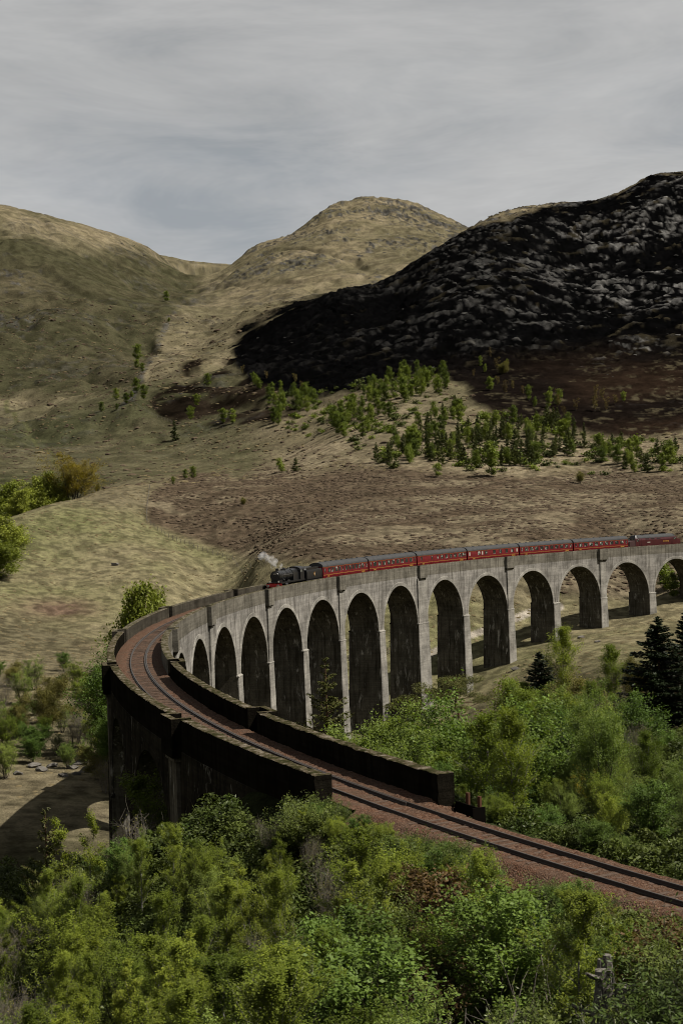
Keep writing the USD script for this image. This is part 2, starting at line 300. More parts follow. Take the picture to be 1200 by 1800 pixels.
    c = lerp(c, np.tile(ROCK*0.34, (n, 1))*(0.25+1.3*nc)[:, None], rk2*0.9)
    # stream bed in the gully
    gx = np.interp(uv[:, 1], [470, 500, 560, 620, 690, 740], [392, 366, 302, 268, 240, 205])
    bed = smooth(9, 2, np.abs(uv[:, 0]-gx))*smooth(500, 540, uv[:, 1])*smooth(760, 720, uv[:, 1])*far
    c = lerp(c, np.tile(ROCK*0.34, (n, 1))*(0.3+1.1*nc)[:, None], bed*0.8*smooth(.35, .6, nb*0.5+nc*0.5))
    # trods and drains on the moor
    path1 = np.abs(uv[:, 0]-np.interp(uv[:, 1], [690, 740, 770, 800, 850], [6, 30, 58, 92, 118])+fbm2(x, y, 40, 3, 61)*30)
    c = lerp(c, np.tile(GRN*0.55, (n, 1)), smooth(7, 2, path1)*smooth(690, 700, uv[:, 1])*smooth(850, 840, uv[:, 1])*smooth(680, 720, d)*0.7)
    road = np.full(n, 1e3)
    k = (d > 320) & (d < 420)
    if k.any(): road[k] = shapely.distance(shapely.LineString(ROAD), shapely.points(uv[k]))
    c = lerp(c, np.tile([.20, .18, .15], (n, 1)), smooth(6.5, 4.5, road))
    fold = np.abs(fbm2(x*.8+y*.25, y*.45-x*.2, 70, 4, 95)); z = z - olive*smooth(.10, 0, fold)*6.5*far-(1-olive)*(1-burnt)*far*smooth(.07, 0, fold)*4
    z = z + (burnt*(1-low*.85)+np.clip(hilltop, 0, 1)*smooth(-.05, .10, n1+.5*cr-.05+.14*hilltop)*1.2*(1-burnt))*far*step*2.7 + (burnt*(1-low*.6)+.35*far)*cr*3.0 + (burnt+0.4)*far*cr2*1.6
    fine = smooth(-.24, .24, fbm2(x, y, 2.0, 3, 81)*smooth(900, 500, d)+fbm2(x, y, 7.0, 3, 83)*smooth(500, 900, d)); tuft = smooth(.10, .22, fbm2(x, y, 5.5, 4, 85))
    c = c*(0.66+0.68*fine)[:, None]*(1-0.20*tuft*(1-burnt)*(d > 180))[:, None]
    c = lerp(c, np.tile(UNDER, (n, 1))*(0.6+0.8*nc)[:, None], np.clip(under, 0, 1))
    return z, np.clip(c, 0.001, .6), dict(burnt=burnt, heath=heath, rk=rk)

land_mat = M(stage, '/World/Looks/land', {
    'col': ('attribute', {'attribute': 'albedo'}), 'geo': ('geometry', {}),
    'n1': ('noise_texture', {'scale': 0.55, 'detail': 6.0, 'roughness': 0.68}), 'n2': ('noise_texture', {'scale': 3.1, 'detail': 4.0, 'roughness': 0.7}),
    'mixn': ('mix_float', {'fac': 0.45}), 'mr': ('map_range', {'from_min': 0.32, 'from_max': 0.68, 'to_min': 0.38, 'to_max': 1.62, 'clamp': True}),
    'mul': ('mix_color', {'blend_type': 'multiply', 'fac': 1.0}), 'b': ('bump', {'strength': 1.0, 'distance': 0.9}),
    'p': ('principled_bsdf', {'roughness': 0.95, 'specular_ior_level': 0.0})},
    [('geo.position', 'n1.vector'), ('geo.position', 'n2.vector'), ('n1.fac', 'mixn.a'), ('n2.fac', 'mixn.b'), ('mixn.result', 'mr.value'), ('col.color', 'mul.a'), ('mr.result', 'mul.b'),
     ('mul.result', 'p.base_color'), ('mixn.result', 'b.height'), ('b.normal', 'p.normal')], surface='p.BSDF')

def build_land():
    c = YAW
    inner = np.linspace(ray(-70, 870)[0], ray(1270, 870)[0], 640)
    left = c-np.concatenate([np.geomspace(c-inner[0], math.pi, 46)[1:][::-1]]); right = c+np.geomspace(inner[-1]-c, math.pi, 46)[1:-1]
    bs = np.concatenate([left, inner, right])
    ds = np.concatenate([np.geomspace(1.5, 30, 24), np.arange(31, 200, 1.5), np.arange(200, 640, 1.05), np.arange(640, 1150, 2.6), np.arange(1150, 1560, 3.6), np.arange(1560, 2250, 6), np.arange(2250, 3400, 45), np.geomspace(3400, 4100, 6)])
    B, D = np.meshgrid(bs, ds, indexing='ij')
    x = CAM[0]+D*np.sin(B); y = CAM[1]+D*np.cos(B); n = x.size
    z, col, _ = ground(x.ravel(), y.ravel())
    nb, nd = len(bs), len(ds)
    f = np.vstack([grid_faces(nb, nd), np.stack([(nb-1)*nd+np.arange(nd-1), np.arange(nd-1), np.arange(1, nd), (nb-1)*nd+np.arange(1, nd)], 1)])[:, ::-1]
    v = np.c_[x.ravel(), y.ravel(), z]
    if quads(v, f[:10]).face_normals[:, 2].mean() < 0: f = f[:, ::-1]
    m = UsdGeom.Mesh.Define(stage, '/World/terrain')
    m.CreatePointsAttr(Vt.Vec3fArray.FromNumpy(v.astype(np.float32)))
    m.CreateFaceVertexCountsAttr(Vt.IntArray.FromNumpy(np.full(len(f), 4, np.int32)))
    m.CreateFaceVertexIndicesAttr(Vt.IntArray.FromNumpy(f.astype(np.int32).ravel()))
    m.CreateSubdivisionSchemeAttr('none')
    nv, nf, nn = meshkit.arrays((v, f), True)
    m.CreateNormalsAttr(Vt.Vec3fArray.FromNumpy(nn.astype(np.float32))); m.SetNormalsInterpolation('vertex')
    UsdGeom.PrimvarsAPI(m).CreatePrimvar('albedo', Sdf.ValueTypeNames.Color3fArray, 'vertex').Set(Vt.Vec3fArray.FromNumpy(col.astype(np.float32)))
    UsdShade.MaterialBindingAPI.Apply(m.GetPrim()).Bind(land_mat)
    keys(m.GetPrim(), kind='structure')
build_land()
# ------------------------------------------------------------------ the viaduct
def stone(name, base, dark, streak, lift=0.31, dirt=0.5, rough_scale=1.0, bump=0.5, moss=None, thr=.665):
    """Board-marked mass concrete: lifts and boards along z, streaks of run-off, grime."""
    nodes = {
        'geo': ('geometry', {}), 'sx': ('separate_xyz', {}), 'at': ('math', {'math_type': 'arctan2'}), 'ms': ('math', {'math_type': 'multiply', 'value2': -R}),
        'len': ('vector_math', {'math_type': 'length'}), 'flat': ('combine_xyz', {}), 'uv': ('combine_xyz', {}),
        'm1': ('mapping', {'scale': (0.35, 0.35, 0.35)}), 'n1': ('noise_texture', {'scale': 1.0, 'detail': 8.0, 'roughness': 0.65}),
        'm2': ('mapping', {'scale': (2.3, 2.3, 0.16)}), 'n2': ('noise_texture', {'scale': 1.0, 'detail': 5.0, 'roughness': 0.6}),
        'm3': ('mapping', {'scale': (0.12, 0.12, 3.2)}), 'n3': ('noise_texture', {'scale': 1.0, 'detail': 3.0, 'roughness': 0.7}),
        'm4': ('mapping', {'scale': (1.3, 1.3, 0.33), 'location': (7.0, 3.0, 1.0)}), 'n4': ('noise_texture', {'scale': 1.0, 'detail': 7.0, 'roughness': 0.7, 'distortion': 0.4}),
        'n5': ('noise_texture', {'scale': 5.5, 'detail': 5.0, 'roughness': 0.75}),
        'r1': ('map_range', {'from_min': 0.36, 'from_max': 0.64, 'to_min': 0.0, 'to_max': 1.0, 'clamp': True}),
        'r2': ('map_range', {'from_min': 0.46, 'from_max': 0.68, 'to_min': 0.0, 'to_max': dirt, 'clamp': True}),
        'r3': ('map_range', {'from_min': 0.40, 'from_max': 0.62, 'to_min': 0.87, 'to_max': 1.11, 'clamp': True}),
        'r4': ('map_range', {'from_min': thr, 'from_max': thr+.085, 'to_min': 0.0, 'to_max': streak, 'clamp': True}),
        'r5': ('map_range', {'from_min': 0.3, 'from_max': 0.7, 'to_min': 0.72, 'to_max': 1.28, 'clamp': True}),
        'c1': ('mix_color', {'a': base, 'b': tuple(np.array(base)*0.50)}), 'c2': ('mix_color', {'b': dark}), 'c3': ('mix_color', {'blend_type': 'multiply', 'fac': 1.0}), 'c4': ('mix_color', {'b': (0.21, 0.20, 0.175)}),
        'c5': ('mix_color', {'blend_type': 'multiply', 'fac': 1.0}),
        'bsum': ('mix_float', {'fac': 0.55}), 'bp': ('bump', {'strength': bump, 'distance': 0.10}),
        'p': ('principled_bsdf', {'roughness': 0.95, 'specular_ior_level': 0.0})}
    links = [('geo.position', 'sx.vector'), ('sx.y', 'at.value1'), ('sx.x', 'at.value2'), ('at.value', 'ms.value1'),
             ('sx.x', 'flat.x'), ('sx.y', 'flat.y'), ('flat.vector', 'len.vector1'), ('ms.value', 'uv.x'), ('len.value', 'uv.y'), ('sx.z', 'uv.z')]
    for k in '1234':
        links += [('uv.vector', f'm{k}.vector'), (f'm{k}.vector', f'n{k}.vector'), (f'n{k}.fac', f'r{k}.value')]
    links += [('uv.vector', 'n5.vector'), ('n5.fac', 'r5.value'), ('r1.result', 'c1.fac'), ('c1.result', 'c2.a'), ('r2.result', 'c2.fac'), ('c2.result', 'c3.a'), ('r3.result', 'c3.b'), ('c3.result', 'c4.a'), ('r4.result', 'c4.fac'),
              ('c4.result', 'c5.a'), ('r5.result', 'c5.b'), ('n3.fac', 'bsum.a'), ('n5.fac', 'bsum.b'), ('bsum.result', 'bp.height'), ('bp.normal', 'p.normal')]
    last = 'c5.result'
    if moss:
        nodes |= {'up': ('separate_xyz', {}), 'ru': ('map_range', {'from_min': 0.45, 'from_max': 0.8, 'clamp': True}), 'nm': ('noise_texture', {'scale': 1.9, 'detail': 6.0, 'roughness': 0.7}),
                  'rm': ('rgb_ramp', {'ramp': [(0.0, moss[0]), (0.44, moss[0]), (0.53, moss[1]), (0.64, moss[2]), (1.0, moss[2])]}), 'cm': ('mix_color', {}), 'c6': ('mix_color', {'blend_type': 'multiply', 'fac': 1.0})}
        links += [('geo.true_normal', 'up.vector'), ('up.z', 'ru.value'), ('geo.position', 'nm.vector'), ('nm.fac', 'rm.fac'), ('ru.result', 'cm.fac'), ('c5.result', 'cm.a'), ('rm.color', 'c6.a'), ('r5.result', 'c6.b'), ('c6.result', 'cm.b')]
        last = 'cm.result'
    links.append((last, 'p.base_color'))
    return M(stage, f'/World/Looks/{name}', nodes, links, surface='p.BSDF')
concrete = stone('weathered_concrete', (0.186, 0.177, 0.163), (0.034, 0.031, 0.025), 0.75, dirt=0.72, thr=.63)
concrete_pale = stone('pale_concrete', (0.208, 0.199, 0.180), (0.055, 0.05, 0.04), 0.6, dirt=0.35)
concrete_dark = stone('shaded_concrete', (0.074, 0.067, 0.052), (0.014, 0.012, 0.008), 0.9, dirt=0.8, thr=.575)  # darker copy with the shade of flanks and arch undersides painted in
concrete_outer = stone('outer_shade_concrete', (0.020, 0.0178, 0.0132), (0.005, 0.0043, 0.0032), 0.6, dirt=0.8, thr=.60)  # near-black copy: the shade of the sunless outer side is in its colour
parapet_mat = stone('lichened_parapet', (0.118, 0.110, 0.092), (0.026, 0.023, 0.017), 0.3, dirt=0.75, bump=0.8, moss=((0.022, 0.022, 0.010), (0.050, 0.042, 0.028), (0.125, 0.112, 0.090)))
parapet_dark = stone('dark_parapet', (0.050, 0.045, 0.036), (0.014, 0.012, 0.009), 0.3, dirt=0.7, bump=0.8, moss=((0.030, 0.027, 0.014), (0.060, 0.052, 0.038), (0.115, 0.105, 0.085)))  # darker tone for the outer parapet beyond the near stretch
parapet_near_mat = stone('mossy_shaded_parapet', (0.0085, 0.0075, 0.0055), (0.003, 0.0026, 0.002), 0.08, dirt=0.75, bump=1.0, moss=((0.018, 0.018, 0.008), (0.044, 0.036, 0.022), (0.115, 0.100, 0.080)))  # mossy top; sides painted near-black for the shade they stand in

PER, S0 = 35.415, 19.0
BAY = PER/2
HB, HP, TP = 2.95, 1.27, 0.72                     # half width over the parapets, parapet top, parapet thickness
ZSP, ZPB = -10.0, -0.78                           # springing, base of the parapets
S_END, S_FAR = -79.2, S0+PER*8
S_OUT = -76.0                                      # the outer parapet stops a little sooner
piers = [S0+BAY*k for k in range(-5, 17)]
KING = S0+PER*4
def pier_half(c): return 2.05 if abs(c-KING) < 1 else 1.12
via = thing('railway_viaduct', 'long curved concrete railway viaduct with round arches crossing the glen', 'viaduct')

def loft(ss, profile, closed=True):
    """Quads over cross-sections: profile(s) gives (k, 2) points of offset and height."""
    P = [arc(np.full(len(p), s), p[:, 0], p[:, 1]) for s, p in ((s, np.asarray(profile(s))) for s in ss)]
    k = len(P[0]); v = np.vstack(P); f = grid_faces(len(ss), k, wrap=closed)
    m = quads(v, f)
    return m
def capped(ss, profile):
    m = loft(ss, profile); k = len(profile(ss[0])); n = len(m.vertices)
    v = np.vstack([m.vertices, m.vertices[:k].mean(0), m.vertices[-k:].mean(0)]); j = np.arange(k); j2 = (j+1) % k
    f = np.vstack([m.faces, np.stack([np.full(k, n), j2, j], 1), np.stack([np.full(k, n+1), n-k+j, n-k+j2], 1)])
    return trimesh.Trimesh(v, f, process=False)
def arch_shape(a, b):
    c = (a+b)/2; l, r = a+pier_half(a), b-pier_half(b); rad = (r-l)/2; mid = (l+r)/2
    t = np.linspace(np.pi, 0, 49)
    return mid, rad, mid+rad*np.cos(t), ZSP+rad*np.sin(t)*(7.9/rad if rad < 7.5 else 1.0)
def build_span(a, b):
    mid, rad, xs, zs = arch_shape(a, b)
    ss = np.concatenate([[a+0.002, xs[0]-0.001], xs, [xs[-1]+0.001, b-0.002]]); zb = np.concatenate([[ZSP, ZSP], zs, [ZSP, ZSP]])
    m = {}
    top = np.full(len(ss), ZPB)
    for off, flip in ((-HB, 0), (HB, 1)):          # the two spandrel faces
        rows = np.stack([zb+(top-zb)*t for t in (0, .35, .7, 1)], 1)
        v = arc(ss[:, None]+0*rows, off, rows).reshape(-1, 3); f = grid_faces(len(ss), 4)
        m[flip] = quads(v, f if flip else f[:, ::-1])
    span = obj('arch_span', m[0], concrete, via)
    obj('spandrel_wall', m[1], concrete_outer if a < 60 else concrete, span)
    offs = np.linspace(-HB, HB, 7)
    v = arc(ss[:, None], offs[None], zb[:, None]).reshape(-1, 3)
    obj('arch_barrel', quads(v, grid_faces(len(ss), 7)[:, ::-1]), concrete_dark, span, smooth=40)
    for off in (-HB, HB):                          # the moulded ring round the arch
        t = np.linspace(np.pi, 0, 41); sg = np.sign(off); k = 7.9/rad if rad < 7.5 else 1.0
        def ring(i, r0=rad+0.006, r1=rad+0.62):
            pr = [(r1, 0.0), (r1-0.05, 0.075), (r0+0.02, 0.075), (r0-0.03, 0.0)]
            return np.array([arc(mid+rr*math.cos(t[i]), off+sg*e, ZSP+rr*math.sin(t[i])*k) for rr, e in pr])
        v = np.array([ring(i) for i in range(41)]).reshape(-1, 3)
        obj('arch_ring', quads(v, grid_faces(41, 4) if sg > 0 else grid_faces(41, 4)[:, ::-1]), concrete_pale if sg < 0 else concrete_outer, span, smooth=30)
def pier_mesh(c, h, z0, z1, bx, batter=0.018):
    """A battered rectangular shaft with chamfered arrises."""
    rows = []
    for z in np.linspace(z1, z0, 5):
        e = (z1-z)*batter; H, B, ch = h+e, bx+e, 0.10
        pts = [(-H+ch, -B), (H-ch, -B), (H, -B+ch), (H, B-ch), (H-ch, B), (-H+ch, B), (-H, B-ch), (-H, -B+ch)]
        rows.append(np.array([arc(c+p, q, z) for p, q in pts]))
    k = 8; v = np.vstack(rows); f = grid_faces(5, k, wrap=True)
    top = np.stack([np.full(k, len(v)), np.arange(k), (np.arange(k)+1) % k], 1); v2 = np.vstack([v, rows[0].mean(0)])
    m = quads(v, f); m = trimesh.Trimesh(v2, np.vstack([m.faces, top]), process=False)
    return m
def face_split(m, c, name, parent, front):
    """Shade is in the colour: flanks darkened, outer end darkest, inner end left light."""
    if ((m.triangles_center-m.triangles_center.mean(0))*m.face_normals)[:, :2].sum() < 0: m = trimesh.Trimesh(m.vertices, m.faces[:, ::-1], process=False)
    fn, fc = m.face_normals, m.triangles_center
    rad = fc.copy(); rad[:, 2] = 0; r = np.linalg.norm(rad, axis=1); rad /= r[:, None]
    tang = np.stack([rad[:, 1], -rad[:, 0], 0*r], 1); side = (fn*rad).sum(1); al = (fn*tang).sum(1); p = None
    end = np.abs(side) > 0.6
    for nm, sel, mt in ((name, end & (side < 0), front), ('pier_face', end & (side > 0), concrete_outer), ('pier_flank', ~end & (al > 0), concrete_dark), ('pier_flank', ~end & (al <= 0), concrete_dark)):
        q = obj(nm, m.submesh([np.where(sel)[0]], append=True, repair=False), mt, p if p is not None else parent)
        p = p if p is not None else q
    return p
for k, c in enumerate(piers):
    if k+1 < len(piers): build_span(c, piers[k+1])
for k, c in enumerate(piers[1:], 1):
    P = arc(c, 0, 0); g = min(float(height(np.array([P[0]+dx]), np.array([P[1]+dy]))[0]) for dx in (-4, 0, 4) for dy in (-4, 0, 4))
    h = pier_half(c)
    p = face_split(pier_mesh(c, h+0.06, g-1.2, ZSP-0.003, HB+0.30), c, 'pier', via, concrete_pale if c > 40 else concrete)
    for sg in (-1, 1):                             # sloping ledge where the shaft narrows, at either end
        rows = []
        for z, e in ((ZSP-0.10, 0.34), (ZSP+0.03, 0.34), (ZSP+0.26, 0.02)):
            H = h+(0.10 if e > .1 else 0.0); q = [(-H, HB-0.1), (H, HB-0.1), (H, HB+e), (-H, HB+e)]
            rows.append(np.array([arc(c+a_, sg*b_, z) for a_, b_ in q]))
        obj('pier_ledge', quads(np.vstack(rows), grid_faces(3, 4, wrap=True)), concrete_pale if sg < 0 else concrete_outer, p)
    if (k % 2) == 1 or abs(c-KING) < 1:            # pilaster below each refuge
        hw = 1.02 if h < 2 else 1.9
        for sg in (-1, 1):
            pl = bend(box(c-hw, c+hw, min(sg*(HB+0.26), sg*(HB-0.2)), max(sg*(HB+0.26), sg*(HB-0.2)), ZSP+0.02, -1.22))
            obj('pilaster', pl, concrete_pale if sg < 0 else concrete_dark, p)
# abutments
def slab(s0, s1, o0, o1, z0, z1, step=1.0):
    n = max(2, int((s1-s0)/step)+1)
    return capped(np.linspace(s0, s1, n), lambda s: [(o0, z0), (o1, z0), (o1, z1), (o0, z1)])
obj('abutment', slab(S_END, piers[0]-0.0, -HB-0.02, HB+0.02, -16.0, ZPB-0.004), concrete_dark, via)
obj('abutment', slab(piers[-1], piers[-1]+14, -HB-0.02, HB+0.02, -16.0, ZPB-0.004), concrete, via)
obj('deck_slab', slab(S_END+0.3, piers[-1]+14, -HB+0.05, HB-0.05, ZPB-0.55, ZPB-0.006, 2.0), concrete_dark, via)
# parapets and refuges
RNG = np.random.default_rng(5)
def parapet(s0, s1, sg, mat, wild):
    step = 0.22 if s0 < 30 else 0.6
    n = max(3, int((s1-s0)/step)+1); ss = np.linspace(s0, s1, n)
    oi, oo = sg*(HB-TP), sg*(HB-0.03); w = oo-oi
    T = np.array([0, 0.10, 0.28, 0.5, 0.72, 0.90, 1.0])
    prof = np.array([(0, ZPB+0.004), (0, 0.3), (0, HP-0.07)]+[(t, HP-(0.035 if t in (0, 1) else 0)) for t in T]+[(1, HP-0.07), (1, 0.3), (1, ZPB+0.004)])
    k = len(prof); P = np.repeat(prof[None], n, 0).copy()
    S = ss[:, None]+0*P[:, :, 0]
    nz = meshkit.fbm(np.stack([S*1.7, P[:, :, 0]*2.4, 0*S+sg*3.3], -1), 4, 7)-0.5
    ny = meshkit.fbm(np.stack([S*1.1, P[:, :, 1]*2.0, P[:, :, 0]*3+sg*9.1], -1), 4, 9)-0.5
    topm = (P[:, :, 1] > HP-0.08)
    P[:, :, 1] += nz*0.20*wild*topm; off = oi+w*P[:, :, 0]+ny*0.10*wild*np.where(topm, 1.0, 0.35)
    v = arc(S, off, P[:, :, 1]).reshape(-1, 3); f = grid_faces(n, k, wrap=True)
    m = quads(v, f[:, ::-1] if sg > 0 else f)
    j = np.arange(k); vv = np.vstack([m.vertices, m.vertices[:k].mean(0), m.vertices[-k:].mean(0)]); j2 = (j+1) % k; N = len(m.vertices)
    caps = np.vstack([np.stack([np.full(k, N), j, j2], 1), np.stack([np.full(k, N+1), N-k+j2, N-k+j], 1)])
    if sg < 0: caps = caps[:, ::-1]
    m = trimesh.Trimesh(vv, np.vstack([m.faces, caps]), process=False)
    return obj('parapet', m, mat, via, smooth=50)
def refuge(c, sg, mat):
    L, pr, t = 1.5, 0.60, 0.42
    pl = shapely.Polygon([(-L, HB-TP), (-L, HB+pr), (L, HB+pr), (L, HB-TP), (L-t, HB-TP), (L-t, HB+pr-t), (-L+t, HB+pr-t), (-L+t, HB-TP)])
    m = trimesh.creation.extrude_polygon(pl, HP+0.06+0.62); m.apply_translation([0, 0, -0.62])
    fl = box(-L, L, HB-TP, HB+pr, -1.16, -0.622)
    m = cat(m, fl)
    if sg < 0:
        m.vertices[:, 1] *= -1; m.faces = m.faces[:, ::-1]
    m.apply_translation([c, 0, 0])
    rf = obj('refuge', bend(m), mat, via)
    cb = box(-L+0.25, L-0.25, HB-0.1, HB+pr-0.18, -1.45, -1.162)
    if sg < 0:
        cb.vertices[:, 1] *= -1; cb.faces = cb.faces[:, ::-1]
    cb.apply_translation([c, 0, 0]); obj('corbel', bend(cb), concrete_dark, rf)
ref = [S0+PER*k for k in range(-2, 9)]
for sg in (-1, 1):
    S1 = S_END if sg < 0 else S_OUT
    cuts = [S1]+ref+[piers[-1]+13.9]
    for a, b in zip(cuts[:-1], cuts[1:]):
        near = b < (-10 if sg < 0 else 22)
        mat = parapet_near_mat if near else parapet_mat if sg < 0 else parapet_dark
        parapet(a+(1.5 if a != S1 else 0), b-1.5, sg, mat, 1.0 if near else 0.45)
    for c in ref: refuge(c, sg, parapet_near_mat if c < (-10 if sg < 0 else 10) else parapet_mat if sg < 0 else parapet_dark)
# end posts of the parapets
for sg in (-1, 1):
    S1 = S_END if sg < 0 else S_OUT
    m = box(S1-0.55, S1-0.004, HB-0.84, HB+0.10, -1.1, HP+0.02)
    if sg < 0: m.vertices[:, 1] *= -1; m.faces = m.faces[:, ::-1]
    m = m.subdivide().subdivide().subdivide()
    v = np.array(m.vertices); v += (meshkit.fbm(v*2.2+sg*5, 3, 3)[:, None]-0.5)*np.array([.16, .14, .14]); m.vertices = v
    obj('end_post', bend(m), parapet_near_mat, via, smooth=40)

# ------------------------------------------------------------------ the track
ballast_mat = M(stage, '/World/Looks/red_ballast', {
    'geo': ('geometry', {}), 'v': ('voronoi_texture', {'scale': 13.0, 'randomness': 1.0}), 'n': ('noise_texture', {'scale': 0.8, 'detail': 5.0, 'roughness': 0.65}), 'n2': ('noise_texture', {'scale': 9.0, 'detail': 4.0, 'roughness': 0.75}),
    'hs': ('separate_xyz', {}), 'ramp': ('rgb_ramp', {'ramp': [(0, (.023, .0105, .0058)), (.35, (.048, .0228, .0125)), (.7, (.070, .037, .0225)), (1, (.100, .066, .048))]}),
    'c1': ('mix_color', {'b': (0.046, 0.031, 0.021)}), 'mr': ('map_range', {'from_min': 0.42, 'from_max': 0.66, 'to_min': 0.0, 'to_max': 0.75, 'clamp': True}),
    'mr2': ('map_range', {'from_min': 0.3, 'from_max': 0.7, 'to_min': 0.6, 'to_max': 1.4, 'clamp': True}), 'c2': ('mix_color', {'blend_type': 'multiply', 'fac': 1.0}),
    'b': ('bump', {'strength': 1.0, 'distance': 0.06, 'invert': True}), 'p': ('principled_bsdf', {'roughness': 0.95, 'specular_ior_level': 0.1})},
    [('geo.position', 'v.vector'), ('geo.position', 'n.vector'), ('geo.position', 'n2.vector'), ('v.color', 'hs.vector'), ('hs.x', 'ramp.fac'), ('ramp.color', 'c1.a'), ('n.fac', 'mr.value'), ('mr.result', 'c1.fac'),
     ('c1.result', 'c2.a'), ('n2.fac', 'mr2.value'), ('mr2.result', 'c2.b'), ('c2.result', 'p.base_color'), ('v.distance', 'b.height'), ('b.normal', 'p.normal')], surface='p.BSDF')
rail_mat = M(stage, '/World/Looks/rusty_rail', {'geo': ('geometry', {}), 'sx': ('separate_xyz', {}), 'mr': ('map_range', {'from_min': 0.85, 'from_max': 0.97, 'clamp': True}), 'n': ('noise_texture', {'scale': 3.0, 'detail': 4.0}),
    'c': ('mix_color', {'a': (0.020, 0.013, 0.010), 'b': (0.060, 0.050, 0.043)}), 'rr': ('mix_float', {'a': 0.9, 'b': 0.42}), 'mt': ('mix_float', {'a': 0.0, 'b': 0.6}), 'p': ('principled_bsdf', {})},
    [('geo.true_normal', 'sx.vector'), ('sx.z', 'mr.value'), ('mr.result', 'c.fac'), ('mr.result', 'rr.fac'), ('mr.result', 'mt.fac'), ('c.result', 'p.base_color'), ('rr.result', 'p.roughness'), ('mt.result', 'p.metallic')], surface='p.BSDF')
sleeper_mat = M(stage, '/World/Looks/old_sleeper', {'geo': ('geometry', {}), 'n': ('noise_texture', {'scale': 6.0, 'detail': 5.0, 'roughness': 0.7}), 'r': ('rgb_ramp', {'ramp': [(0.3, (.026, .018, .013)), (0.7, (.082, .055, .040))]}), 'p': ('principled_bsdf', {'roughness': 0.9, 'specular_ior_level': 0.15})},
    [('geo.position', 'n.vector'), ('n.fac', 'r.fac'), ('r.color', 'p.base_color')], surface='p.BSDF')
def build_ballast():
    ss = np.concatenate([np.arange(-230, -125, 0.6), np.arange(-125, -40, 0.13), np.arange(-40, 120, 0.3), np.arange(120, 306, 1.0)])
    inn = HB-TP-0.004
    tt = np.linspace(-1, 1, 61)
    S, T = np.meshgrid(ss, tt, indexing='ij')
    openw = smooth(S_END-0.2, S_END-0.9, S)       # beyond the parapets the shoulders run down
    half = inn*(1-openw)+3.9*openw; O = T*half
    z = -0.175+0.0*O
    z = z+0.10*smooth(0.95, 1.9, np.abs(O))*(1-openw)+0.05*smooth(.95, 1.5, O)*(1-openw)
    z = z-openw*np.clip(np.abs(O)-1.75, 0, 9)*0.50
    far = smooth(60, 0, S)
    x = arc(S, O, 0)
    z = z+(meshkit.fbm(np.stack([x[..., 0]*5, x[..., 1]*5, 0*z], -1), 3, 3)-.5)*0.085*(0.4+0.6*far)+(meshkit.fbm(np.stack([x[..., 0]*.6, x[..., 1]*.6, 0*z], -1), 3, 5)-.5)*0.10
    w = 1-0.85*smooth(0.62, 0.70, np.abs(O))*smooth(0.88, 0.80, np.abs(O))
    z = np.where((np.abs(O) > 0.62) & (np.abs(O) < 0.88), np.minimum(z, -0.13), z)
    v = arc(S, O, z).reshape(-1, 3); f = grid_faces(len(ss), 61)
    m = quads(v, f)
    if m.face_normals[:50, 2].mean() < 0: m = quads(v, f[:, ::-1])
    obj('ballast_bed', m, ballast_mat, kind='structure', smooth=True)
build_ballast()
trk = thing('railway_track', 'single railway track curving over the viaduct between its parapets', 'railway track')
def rail(off, s0, s1, name, zt=0.0):
    prof = np.array([(-.036, 0), (.036, 0), (.036, -.045), (.010, -.058), (.010, -.135), (.068, -.150), (.068, -.160), (-.068, -.160), (-.068, -.150), (-.010, -.135), (-.010, -.058), (-.036, -.045)])
    prof = prof[::-1]+np.array([off, zt])
    obj(name, capped(np.arange(s0, s1, 0.8), lambda s: prof), rail_mat, trk)
rail(-0.7535, -225, 304, 'rail'); rail(0.7535, -225, 304, 'rail'); rail(-0.7535+0.125, S_END, 304, 'check_rail', 0.002)
for k, s in enumerate(np.arange(-104, 90, 0.68)[:286]):
    obj('sleeper', bend(box(s-.125, s+.125, -1.3, 1.3, -0.30, (-0.148 if s > -72 else -0.182)+0.012*math.sin(k*2.3))), sleeper_mat, trk)
